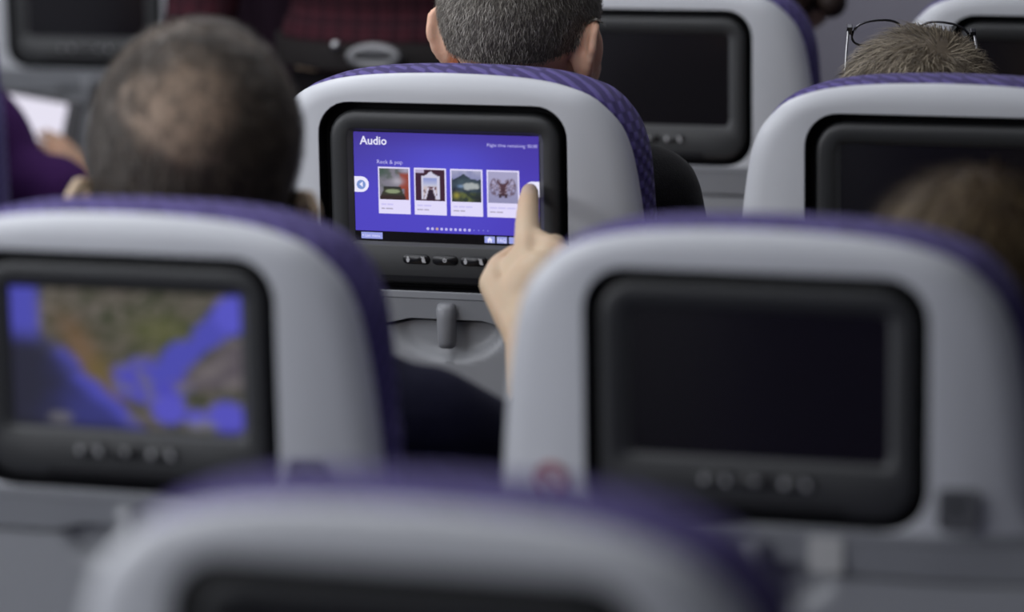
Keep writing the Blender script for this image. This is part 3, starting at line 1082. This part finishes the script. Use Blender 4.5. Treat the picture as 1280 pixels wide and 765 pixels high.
def hair_part(parent, origin, mtx, keep, flow, n, length, width, tones, base_tone, seed, lift=0.35, cap=True, surf=None, cap_off=0.0025, jitter=0.25, density=None, thin=None):
    """short hair: a close cap plus many thin tapering strands rooted on the skull. keep(p): is p (head space) under hair;
    flow(p, nrm): direction the hair lies in; tones: list of colours drawn at random"""
    rnd = random.Random(seed)
    inv = mtx.inverted()
    me = surf
    verts, faces, cols = [], [], []
    polys = []
    nrm_m = mtx.to_quaternion().to_matrix()
    for f in me.polygons:
        c = inv @ (Vector(f.center) + origin)
        if keep(c):
            polys.append((f, c))
    if cap:
        idx = {}
        for f, c in polys:
            row = []
            for vi in f.vertices:
                if vi not in idx:
                    v = me.vertices[vi]
                    idx[vi] = len(verts)
                    pl = inv @ (v.co + origin)
                    verts.append(v.co + v.normal * cap_off)
                    j = 0.85 + 0.3 * rnd.random()
                    bt = base_tone if thin is None else mix(thin, base_tone, smoothstep(0.0, 0.85, density(pl)))
                    cols.append(tuple(x * j for x in bt))
                row.append(idx[vi])
            faces.append(row)
    tot = 0.0
    cum = []
    for f, c in polys:
        tot += f.area * (1.0 if density is None else density(c))
        cum.append(tot)
    import bisect
    for _ in range(n):
        k = min(bisect.bisect_left(cum, rnd.random() * tot), len(polys) - 1)
        f, c = polys[k]
        vs = [me.vertices[i].co for i in f.vertices]
        ws = [rnd.random() for _ in vs]
        sw = sum(ws)
        root = sum((v * w_ for v, w_ in zip(vs, ws)), V(0, 0, 0)) / sw
        nr = Vector(f.normal)
        d = nrm_m @ flow(c, nrm_m.transposed() @ nr)
        d = d - nr * d.dot(nr)
        if d.length < 1e-5: d = nr.orthogonal()
        d.normalize()
        d = (d + V(rnd.gauss(0, jitter), rnd.gauss(0, jitter), rnd.gauss(0, jitter)))
        d = (d - nr * d.dot(nr)).normalized()
        L = length(c) * (0.65 + 0.6 * rnd.random())
        side = d.cross(nr).normalized() * width * (0.7 + 0.6 * rnd.random()) * 0.5
        lf = lift * (0.6 + 0.8 * rnd.random())
        p1 = root + d * L * 0.5 + nr * (L * lf * 0.5 + cap_off)
        p2 = root + d * L + nr * (L * lf * 0.62 + cap_off * 0.8)
        b = len(verts)
        verts += [root - side, root + side, p1 + side * 0.8, p1 - side * 0.8, p2]
        faces += [(b, b + 1, b + 2, b + 3), (b + 3, b + 2, b + 4)]
        t = rnd.choice(tones)
        j = 0.8 + 0.4 * rnd.random()
        cols += [tuple(x * j for x in t)] * 5
    m2 = bpy.data.meshes.new('hair')
    m2.from_pydata(verts, [], faces)
    at = m2.color_attributes.new('tone', 'FLOAT_COLOR', 'POINT')
    flat = []
    for c in cols: flat += [c[0], c[1], c[2], 1.0]
    at.data.foreach_set('color', flat)
    o = obj('hair', m2, HAIR, parent)
    o['kind'] = 'stuff'
    return o


def head_matrix(loc, yaw=0, pitch=0, roll=0, scale=1.0):
    """yaw turns the face to its left, pitch tips it down, roll tilts the crown to its right"""
    return Matrix.Translation(Vector(loc)) @ Euler((R(-pitch), R(roll), R(yaw)), 'YXZ').to_matrix().to_4x4() @ Matrix.Scale(scale, 4)


def shift(prims, o):
    return xf(prims, Matrix.Translation(-Vector(o)))


def seated(label, sx, sy, hm, skin, top_m, leg_m, arms=None, shoulder_z=0.94, top_name='jacket', voxel=0.006, head_voxel=None, shoulder_half=0.175, lean=0.0, sleeve=1.0, group=None, ear_dz=0.0):
    """a person on the seat at sx, sy. arms: {side: [(elbow), (wrist), hand prims]}"""
    y0 = sy + 0.135
    org = V(sx, sy + 0.30, 0.0)
    hip = V(sx, y0 + 0.135, 0.590)
    chest = V(sx + lean * 0.6, y0 + 0.122, 0.80)
    nb = hm @ V(0, -0.030, -0.15)
    body = xf(head_prims(ear_dz), hm)
    torso = [ell(hip, (0.160, 0.112, 0.105)), ell(hip.lerp(chest, 0.5), (0.145, 0.100, 0.14)), ell(chest, (0.160, 0.098, 0.15)),
             caps((sx + lean - shoulder_half + 0.05, y0 + 0.115, shoulder_z - 0.01), 0.055, (sx + lean + shoulder_half - 0.05, y0 + 0.115, shoulder_z - 0.01), 0.055)]
    body += torso + [caps(nb, 0.058, (sx + lean, y0 + 0.115, shoulder_z), 0.062)]
    legs, shoes, sleeves = [], [], []
    for s in (-1, 1):
        hp = V(sx + s * 0.09, y0 + 0.15, 0.570)
        kn = V(sx + s * 0.10, sy + 0.645, 0.570)
        an = V(sx + s * 0.10, sy + 0.630, 0.09)
        legs += limb([hp, kn, an + V(0, 0, 0.02)], [0.080, 0.055, 0.040])
        body += limb([hp, kn, an], [0.075, 0.045, 0.032])
        body += [caps(an, 0.03, an + V(0, 0.08, -0.045), 0.025)]
        shoes += [caps(an + V(0, -0.02, -0.045), 0.042, an + V(s * 0.01, 0.105, -0.05), 0.036)]
    for s in (-1, 1):
        sh = V(sx + lean + s * shoulder_half, y0 + 0.115, shoulder_z - 0.02)
        if arms and s in arms:
            el, wr, hp = arms[s]
        else:
            el = V(sx + lean * 0.5 + s * 0.185, y0 + 0.17, 0.70)
            wr = V(sx + s * 0.12, y0 + 0.34, 0.685)
            hp = hand_prims(wr + V(-s * 0.012, 0.03, 0), (-s * 0.35, 0.9, -0.2), (0, 0, -1), -s, 0.35)
        el, wr = Vector(el), Vector(wr)
        body += limb([sh, el, wr], [0.045, 0.036, 0.026]) + hp
        cuff = el.lerp(wr, sleeve)
        sleeves += limb([sh, el, cuff], [0.060, 0.050, 0.036 + 0.012 * (1 - sleeve)])
    me = union_mesh('person', shift(body, org), voxel, 5)
    p = obj('person', me, skin)
    p.location = org
    tag(p, label, 'person', group)
    top = [ell(hip + V(0, 0, 0.02), (0.172, 0.122, 0.105)), ell(hip.lerp(chest, 0.5), (0.158, 0.108, 0.15)), ell(chest, (0.172, 0.110, 0.155)),
           caps((sx + lean - shoulder_half + 0.05, y0 + 0.115, shoulder_z - 0.015), 0.066, (sx + lean + shoulder_half - 0.05, y0 + 0.115, shoulder_z - 0.015), 0.066)]
    nk = V(sx + lean, y0 + 0.115, shoulder_z)
    top += [caps(nk, 0.070, nk.lerp(nb, 0.45), 0.068)] + sleeves
    obj(top_name, union_mesh(top_name, shift(top, org), 0.009, 6), top_m, p)
    tr = legs + [ell(hip - V(0, 0, 0.01), (0.166, 0.116, 0.10))]
    obj('trousers', union_mesh('trousers', shift(tr, org), 0.012, 4), leg_m, p)
    for q in shoes:
        obj('shoe', union_mesh('shoe', shift([q], org), 0.01, 3), M['shoe'], p)
    eyes(hm, p, org)
    return p, me, org


M['shoe'] = mat('shoe_leather', (0.015, 0.013, 0.012), 0.4, noise_amt=0.1)
M['belt'] = mat('belt_leather', (0.012, 0.010, 0.010), 0.8, spec=0.15, noise_amt=0.1)
M['buckle'] = mat('dull_silver', (0.22, 0.22, 0.225), 0.55, 0.8)
M['navy'] = mat('navy_cloth', (0.018, 0.018, 0.036), 0.95, spec=0.1, noise_amt=0.2, nscale=300, bump=(600, 0.4))
M['black_cloth'] = mat('black_wool', (0.010, 0.010, 0.011), 0.95, spec=0.12, noise_amt=0.35, nscale=500, bump=(700, 0.6), sheen=0.1)
M['grey_cloth'] = mat('grey_cloth', (0.06, 0.06, 0.065), 0.95, spec=0.1, noise_amt=0.2, nscale=300)
M['purple_knit'] = mat('purple_knit', (0.036, 0.011, 0.062), 0.95, spec=0.1, noise_amt=0.25, nscale=260, bump=(400, 0.5))
M['olive_cloth'] = mat('olive_cloth', (0.05, 0.05, 0.035), 0.95, spec=0.1, noise_amt=0.2, nscale=260)
M['denim'] = mat('dark_denim', (0.02, 0.025, 0.05), 0.9, spec=0.1, noise_amt=0.3, nscale=400)
M['skin_a'] = skin_mat('fair_skin', (0.60, 0.460, 0.312), (0.61, 0.430, 0.285))
M['skin_b'] = skin_mat('rosy_skin', (0.80, 0.53, 0.38), (0.80, 0.44, 0.30))
M['skin_c'] = skin_mat('tan_skin', (0.42, 0.27, 0.18), (0.45, 0.25, 0.16))


def out_from(c, n):      # hair combed down and back
    return V(0, -0.5, -1.0) if c.y < 0.02 else V(0, 0.6, -0.4)


# --- the balding man who touches the screen
sy = SEATS['L'].location.y
hm = head_matrix((-1.139, 2.618, 1.086), yaw=18, pitch=-14, roll=5, scale=1.18)
# pointing hand
I = [V(-0.9692, 3.045, 0.9480), V(-0.9821, 3.086, 0.9660), V(-0.9890, 3.113, 0.9785), V(-0.9980, 3.1458, 0.9835)]
Md = [V(-0.9420, 3.035, 0.9470), V(-0.9500, 3.074, 0.9430), V(-0.9568, 3.088, 0.9220), V(-0.9553, 3.066, 0.9130)]
Rg = [V(-0.9185, 3.020, 0.9400), V(-0.9243, 3.057, 0.9340), V(-0.9307, 3.066, 0.9134), V(-0.9309, 3.046, 0.9071)]
Lt = [V(-0.8985, 3.000, 0.9290), V(-0.9020, 3.033, 0.9238), V(-0.9087, 3.042, 0.9046), V(-0.9090, 3.024, 0.9006)]
Th = [V(-0.9660, 2.985, 0.8883), V(-0.9960, 3.015, 0.9130), V(-0.9990, 3.045, 0.9255), V(-0.9920, 3.068, 0.9335)]
Wr = V(-0.9390, 2.955, 0.8700)
hp = []
hp += limb(I, [0.0150, 0.0128, 0.0115, 0.0094])
hp += limb(Md, [0.0135, 0.0122, 0.0108, 0.0092])
hp += limb(Rg, [0.0115, 0.0105, 0.0094, 0.0082])
hp += limb(Lt, [0.0105, 0.0092, 0.0084, 0.0074])
hp += limb(Th, [0.0210, 0.0160, 0.0130, 0.0100])
for q, r in ((I[0], 0.0150), (Md[0], 0.0135), (Rg[0], 0.0115), (Lt[0], 0.0105)):
    m0 = Wr.lerp(q, 0.35)
    hp += limb([Wr, m0, q], [0.024, 0.021, r])
hp += [ell((-0.9500, 3.000, 0.9120), (0.034, 0.022, 0.040), Euler((R(-28), 0, R(-15))).to_matrix())]
hp += [caps(I[0].lerp(I[1], 0.40), 0.0115, Md[0], 0.0125), caps(Md[0], 0.0125, Rg[0], 0.0118)]
hp += [caps(Wr, 0.026, Th[0], 0.020), caps(Th[0], 0.017, I[0].lerp(Th[1], 0.4), 0.011)]
elb = V(-0.855, 2.745, 0.785)
hp += limb([Wr.lerp(elb, 0.0), Wr.lerp(elb, 0.35)], [0.0265, 0.032])
bald, bald_me, org = seated('balding man in navy reaching out to touch the purple screen', XA, sy, hm, M['skin_a'], M['navy'], M['denim'],
                            arms={1: (elb, Wr, hp)}, shoulder_z=0.893, sleeve=0.42, voxel=0.0035, shoulder_half=0.17, ear_dz=-0.036)


def bald_keep(c):
    if c.z < -0.055 or c.y > 0.075: return False
    if abs(c.x) > 0.0765 and -0.08 < c.z < 0.002 and c.y > -0.036: return False
    if c.z < 0.02 and c.y > 0.03: return False
    if c.y < 0.03 and c.z < -0.03 - 0.0 * c.x and abs(c.x) < 0.03 and c.z < -0.05: return False
    return True


def bald_density(c):
    # thin crown: little hair over a patch at the back of the crown
    e = ((c.x + 0.006) / 0.056) ** 2 + ((c.z - 0.080) / 0.048) ** 2 + ((c.y + 0.065) / 0.075) ** 2
    d = 0.22 + 0.78 * smoothstep(0.1, 1.1, e + 0.30 * fbm(c.x * 45, c.z * 45, c.y * 30))
    if c.y > -0.02 and c.z > 0.06: d = min(d, 0.62)
    return d


hair_part(bald, org, hm, bald_keep, lambda c, n: V(0.25, -0.35, -1.0), 13000, lambda c: 0.017, 0.0012,
          [lin(50, 42, 35), lin(68, 58, 48), lin(86, 75, 63), lin(38, 32, 27)], lin(64, 54, 45), 3, lift=0.3, surf=bald_me, cap_off=0.004, density=bald_density, thin=(0.30, 0.21, 0.145))

# --- the man with cropped grey hair
sy = SEATS['F'].location.y
hm = head_matrix((-1.083, 3.400, 1.106), yaw=-8, pitch=2, roll=4, scale=1.08)
grey, grey_me, org = seated('man with cropped salt-and-pepper hair and black jacket in front of the lit screen seat', XA, sy, hm, M['skin_b'], M['black_cloth'], M['grey_cloth'],
                            shoulder_z=0.955, voxel=0.0036, shoulder_half=0.153, ear_dz=-0.006,
                            arms={1: (V(-0.915, 3.47, 0.74), V(-0.98, 3.64, 0.69), hand_prims(V(-0.99, 3.665, 0.688), (-0.3, 0.9, -0.2), (0, 0, -1), -1, 0.35))})


def grey_keep(c):
    if c.y > 0.085: return False
    ear = (abs(c.x) > 0.0745 and -0.05 < c.z < 0.027 and -0.034 < c.y < 0.010)
    if ear: return False
    low = -0.013 + 0.003 * (abs(c.x) / 0.05) ** 2
    if abs(c.x) > 0.052 and c.y < 0.0: low = -0.010 + (abs(c.x) - 0.052) * 0.6
    if c.y > 0.012: low = -0.034 + max(0.0, c.y - 0.034) * 2.2
    return c.z > low


def grey_flow(c, n):
    return V(0.15 * c.x / 0.08, -0.25, -1.0) if c.y < 0.03 else V(0, 1, -0.5)


hair_part(grey, org, hm, grey_keep, grey_flow, 38000, lambda c: 0.006 + 0.008 * smoothstep(-0.03, 0.09, c.z), 0.00055,
          [lin(92, 87, 80), lin(106, 101, 93), lin(124, 118, 109), lin(148, 142, 132), lin(186, 180, 170), lin(74, 69, 64), lin(98, 92, 84)], lin(104, 97, 89), 11,
          lift=0.5, surf=grey_me, cap_off=0.0028, jitter=0.3, density=lambda c: 1.0)

# --- the person with eyeglasses pushed up on the head
sy = SEATS['N'].location.y
hmg = head_matrix((-0.643, 3.408, 0.987), yaw=6, pitch=2, roll=-3, scale=1.09)
gl, gl_me, org = seated('person with short sandy grey hair and eyeglasses pushed up on the head', XB, sy, hmg, M['skin_a'], M['grey_cloth'], M['denim'], shoulder_z=0.85,
                        lean=-0.05, voxel=0.0045)


def top_keep(c):
    return c.z > -0.04 and c.y < 0.085 and not (abs(c.x) > 0.076 and c.z < 0.035 and -0.04 < c.y < 0.014) and not (c.y > 0.02 and c.z < 0.03)


def whorl(c, n):
    w_ = V(0.028, -0.050, 0.09)
    d = c - w_
    d.z = 0
    t = V(-d.y, d.x, 0) * 0.8
    return d.normalized() + t.normalized() * 0.6 + V(0, 0, -0.25)


hair_part(gl, org, hmg, top_keep, whorl, 16000, lambda c: 0.030, 0.0009,
          [lin(96, 86, 72), lin(116, 105, 89), lin(134, 122, 103), lin(150, 138, 117), lin(176, 164, 142), lin(84, 74, 62)], lin(108, 96, 80), 21,
          lift=0.34, surf=gl_me, cap_off=0.004, jitter=0.34)

# --- the brown-haired person on the big blurred seat
sy = SEATS['R'].location.y
hm = head_matrix((-0.456, 2.638, 0.977), yaw=-8, pitch=4, roll=10, scale=1.03)
br, br_me, org = seated('brown-haired person whose crown shows above the big blurred seat with the sticker', XB, sy, hm, M['skin_a'], M['olive_cloth'], M['denim'], shoulder_z=0.83,
                        lean=0.07, voxel=0.006)
hair_part(br, org, hm, lambda c: c.z > -0.07 and c.y < 0.08 and not (c.y > 0.02 and c.z < 0.03), lambda c, n: V(0.1, -0.3, -1), 8000, lambda c: 0.05, 0.0013,
          [lin(86, 70, 50), lin(110, 92, 64), lin(130, 112, 82), lin(62, 48, 36)], lin(86, 70, 50), 31, lift=0.25, surf=br_me, cap_off=0.008, jitter=0.15)

# --- the person leaning out beyond the far seat
sy = SEATS['M'].location.y
hm = head_matrix((-1.01, 4.27, 1.072), yaw=-25, pitch=5, roll=14, scale=0.98)
mm, mm_me, org = seated('person with dark brown hair bun leaning out past the seat at the top', XA, sy, hm, M['skin_c'], M['grey_cloth'], M['denim'], shoulder_z=0.88, lean=0.06, voxel=0.006)
hair_part(mm, org, hm, lambda c: c.z > -0.01 and c.y < 0.07 and not (c.y > 0.0 and c.z < 0.04), lambda c, n: V(0, -0.8, -0.4), 3000, lambda c: 0.03, 0.0015,
          [lin(40, 28, 22), lin(56, 40, 32)], lin(40, 28, 22), 41, lift=0.2, surf=mm_me, cap_off=0.008)
bun = obj('hair_bun', union_mesh('hair_bun', shift([ell((-0.914, 4.22, 1.052), (0.020, 0.024, 0.024)), ell((-0.935, 4.225, 1.066), (0.02, 0.02, 0.02))], org), 0.005, 3), mat('bun_hair', lin(46, 32, 24), 0.6, noise_amt=0.3, nscale=200), mm)

# --- the person in purple with the tablet
sy = SEATS['S'].location.y
hm = head_matrix((-2.26, 4.22, 1.0), yaw=0, pitch=14, roll=0)
el, wr = V(-1.975, 4.22, 0.655), V(-2.098, 4.345, 0.668)
wr2 = V(-2.41, 4.30, 0.668)
pu, pu_me, org = seated('person in a purple knit top holding the white tablet across the aisle', -2.238, sy, hm, M['skin_c'], M['purple_knit'], M['grey_cloth'], shoulder_z=0.785, shoulder_half=0.200,
                        arms={1: (el, wr, hand_prims(wr + V(-0.005, 0.02, 0.012), (-0.15, 0.45, 0.85), (-0.9, 0.3, 0), -1, 0.45)),
                              -1: (V(-2.47, 4.22, 0.665), wr2, hand_prims(wr2 + V(0.005, 0.02, 0.012), (0.15, 0.45, 0.85), (0.9, 0.3, 0), 1, 0.45))},
                        top_name='knit_top', voxel=0.005, sleeve=0.92)
hair_part(pu, org, hm, lambda c: c.z > -0.05 and c.y < 0.07 and not (c.y > 0.02 and c.z < 0.03), lambda c, n: V(0, -0.3, -1), 2500, lambda c: 0.05, 0.0015,
          [lin(50, 38, 30), lin(64, 48, 38)], lin(48, 36, 28), 51, lift=0.2, surf=pu_me, cap_off=0.008)

# tablet in the hands
tb = empty('tablet_computer', (-2.280, 4.478, 0.777))
tb.rotation_euler = (R(-18), R(9), R(4))
tag(tb, 'tablet computer with a bright white screen held by the person in purple', 'tablet')
pts = rrect(-0.128, 0.128, -0.092, 0.092, 0.010, 5)
bm = ring_loft([[V(x, 0.004, z) for x, z in pts], [V(x, -0.003, z) for x, z in pts], [V(x, -0.004, z) for x, z in offset_poly(pts, 0.001)]], True, True)
sharp(from_bm('tablet_body', bm, M['dark_plastic'], tb), 40)
pts = rrect(-0.110, 0.102, -0.078, 0.084, 0.002, 3)
bm = ring_loft([[V(x, -0.0035, z) for x, z in pts], [V(x, -0.0046, z) for x, z in pts]], True, True)
from_bm('tablet_screen', bm, emit('white_page', lin(236, 232, 248), 1.0), tb, False)


# --- the person in the plaid shirt standing in the aisle
def standing():
    X, Y = -1.545, 4.28
    org = V(X, Y, 0)
    hm = head_matrix((X, Y - 0.02, 1.60), yaw=180, pitch=6)
    body = xf(head_prims(), hm)
    pel, che = V(X, Y, 0.93), V(X, Y + 0.005, 1.25)
    body += [ell(pel, (0.155, 0.105, 0.11)), ell(pel.lerp(che, 0.5), (0.14, 0.10, 0.15)), ell(che, (0.16, 0.105, 0.17)), caps((X - 0.13, Y, 1.385), 0.055, (X + 0.13, Y, 1.385), 0.055),
             caps(hm @ V(0, -0.03, -0.15), 0.056, (X, Y, 1.38), 0.06)]
    top = [ell(pel + V(0, 0, 0.06), (0.172, 0.122, 0.085)), ell(pel.lerp(che, 0.5), (0.165, 0.122, 0.16)), ell(che, (0.172, 0.118, 0.18)), caps((X - 0.13, Y, 1.38), 0.067, (X + 0.13, Y, 1.38), 0.067),
           caps((X, Y, 1.38), 0.07, (X, Y, 1.44), 0.068)]
    legs, shoes = [ell(pel + V(0, 0, -0.03), (0.168, 0.116, 0.11))], []
    for s in (-1, 1):
        h, k, a = V(X + s * 0.085, Y, 0.86), V(X + s * 0.09, Y - 0.01, 0.48), V(X + s * 0.095, Y + 0.01, 0.09)
        body += limb([h, k, a], [0.08, 0.05, 0.034]) + [caps(a, 0.03, a + V(0, -0.09, -0.05), 0.026)]
        legs += limb([h, k, a + V(0, 0, 0.02)], [0.092, 0.066, 0.055])
        shoes.append(caps(a + V(0, 0.03, -0.046), 0.042, a + V(s * 0.01, -0.12, -0.05), 0.036))
        sh = V(X + s * 0.175, Y, 1.37)
        if s < 0:     # arm held out over the seat across the aisle
            el, wr = V(X - 0.285, Y + 0.00, 1.10), V(X - 0.275, Y - 0.10, 0.885)
            hand = hand_prims(wr + V(0, -0.01, -0.02), (0.1, -0.35, -0.9), (0, 1, -0.3), 1, 0.4)
        else:
            el, wr = V(X + 0.215, Y + 0.10, 1.12), V(X + 0.19, Y + 0.06, 0.89)
            hand = hand_prims(wr + V(0, 0, -0.02), (-0.1, -0.1, -1), (-1, 0, 0), 1, 0.4)
        body += limb([sh, el, wr], [0.045, 0.036, 0.027]) + hand
        top += limb([sh, el, el.lerp(wr, 0.93)], [0.066, 0.058, 0.046])
    me = union_mesh('person', shift(body, org), 0.006, 5)
    p = obj('person', me, M['skin_a'])
    p.location = org
    tag(p, 'person in a maroon plaid shirt standing in the aisle, cut off by the top edge', 'person')
    obj('shirt', union_mesh('shirt', shift(top, org), 0.008, 5), plaid('maroon_plaid', (0.040, 0.009, 0.014), (0.075, 0.032, 0.040), (0.010, 0.004, 0.007)), p)
    obj('trousers', union_mesh('trousers', shift(legs, org), 0.010, 4), mat('black_trousers', (0.006, 0.005, 0.006), 0.9, spec=0.1, noise_amt=0.2), p)
    for q in shoes:
        obj('shoe', union_mesh('shoe', shift([q], org), 0.008, 3), M['shoe'], p)
    # belt with an oval buckle
    bl = []
    for z in (0.955, 0.992):
        bl.append([V(0.178 * math.cos(t * PI / 24), 0.128 * math.sin(t * PI / 24), z) for t in range(48)])
    bl.append([V(0.172 * math.cos(t * PI / 24), 0.122 * math.sin(t * PI / 24), 0.992) for t in range(48)])
    bl.append([V(0.172 * math.cos(t * PI / 24), 0.122 * math.sin(t * PI / 24), 0.955) for t in range(48)])
    bm = ring_loft(bl)
    belt = from_bm('belt', bm, M['belt'], p)
    pts = [(0.040 * math.cos(t * PI / 14), 0.019 * math.sin(t * PI / 14)) for t in range(28)]
    bx, bz = 0.012, 0.976
    rings = []
    for off, d in ((0.0, -0.128), (0.0, -0.138), (0.003, -0.141), (0.008, -0.1415), (0.011, -0.1405), (0.016, -0.1405)):
        rings.append([V(bx + x, d, bz + z) for x, z in offset_poly(pts, off)])
    bk = from_bm('buckle', ring_loft(rings, True, True), M['buckle'], belt)
    bk['label'] = 'oval silver buckle'
    bm = bmesh.new()
    bmesh.ops.create_uvsphere(bm, u_segments=12, v_segments=8, radius=0.0065, matrix=Matrix.Translation(V(bx - 0.058, -0.127, bz + 0.014)))
    st = from_bm('stud', bm, M['metal'], belt)
    eyes(hm, p, org)
    hair_part(p, org, hm, lambda c: c.z > -0.04 and c.y < 0.08 and not (c.y > 0.02 and c.z < 0.03) and not (abs(c.x) > 0.076 and c.z < 0.035), lambda c, n: V(0, -0.3, -1), 2500, lambda c: 0.02, 0.0015,
              [lin(50, 38, 30), lin(64, 48, 38)], lin(48, 36, 28), 61, lift=0.2, surf=me, cap_off=0.004)


standing()


# --- eyeglasses lying on the crown of the sandy-haired head
def wire(name, pts, rad, m, parent, closed=False, n=6):
    bm = bmesh.new()
    rings = []
    k = len(pts)
    for i, p in enumerate(pts):
        a = pts[(i - 1) % k] if (closed or i > 0) else p
        b = pts[(i + 1) % k] if (closed or i < k - 1) else p
        t = (Vector(b) - Vector(a)).normalized()
        u = t.orthogonal() if abs(t.z) > 0.95 else t.cross(V(0, 0, 1))
        u.normalize()
        w_ = t.cross(u)
        rings.append([Vector(p) + (u * math.cos(2 * PI * j / n) + w_ * math.sin(2 * PI * j / n)) * rad for j in range(n)])
    if closed: rings.append(rings[0])
    ring_loft(rings, not closed, not closed, bm)
    bmesh.ops.remove_doubles(bm, verts=bm.verts[:], dist=1e-6)
    return from_bm(name, bm, m, parent)


def eyeglasses():
    g = empty('eyeglasses', (-0.6655, 3.475, 1.1185))
    g.rotation_euler = (R(24), R(3), R(15))
    tag(g, 'thin metal eyeglasses resting on the sandy grey hair', 'eyeglasses')
    lens_m = bpy.data.materials.new('lens_glass')
    lens_m.use_nodes = True
    b = lens_m.node_tree.nodes['Principled BSDF']
    b.inputs['Base Color'].default_value = (0.95, 0.95, 0.97, 1)
    b.inputs['Transmission Weight'].default_value = 1.0
    b.inputs['Roughness'].default_value = 0.02
    b.inputs['IOR'].default_value = 1.15
    for s in (-1, 1):
        pts = []
        for t in range(28):
            a = 2 * PI * t / 28
            ca, sa = math.cos(a), math.sin(a)
            x = s * 0.036 + 0.027 * math.copysign(abs(ca) ** 0.8, ca)
            z = -0.017 + 0.0175 * math.copysign(abs(sa) ** 0.8, sa)
            pts.append(V(x, 0.010 - 0.010 * (abs(x) / 0.06) ** 2 - 0.15 * z, z))
        rim = wire('rim', pts, 0.0013, M['black_metal'], g, True)
        inn = [p + V(0, 0.0006, 0) for p in pts]
        bm = ring_loft([pts, inn], True, True)
        from_bm('lens', bm, lens_m, g, False)
        tp = [V(s * 0.064, 0.004, -0.008), V(s * 0.068, -0.004, -0.009), V(s * 0.070, -0.030, -0.014), V(s * 0.072, -0.065, -0.026), V(s * 0.075, -0.105, -0.040), V(s * 0.079, -0.125, -0.052)]
        tl = wire('temple', tp, 0.0014, M['metal'], g)
        from_bm('hinge', box_bm((s * 0.0665 - 0.003, -0.004, -0.013), (s * 0.0665 + 0.003, 0.004, -0.004), 0.0008), M['black_metal'], tl, False)
        from_bm('nose_pad', box_bm((s * 0.011 - 0.0015, -0.002, -0.026), (s * 0.011 + 0.0015, 0.003, -0.014), 0.001), M['black_metal'], g, False)
    wire('bridge', [V(-0.010, 0.0095, -0.010), V(-0.004, 0.011, -0.006), V(0.004, 0.011, -0.006), V(0.010, 0.0095, -0.010)], 0.0011, M['black_metal'], g)


eyeglasses()
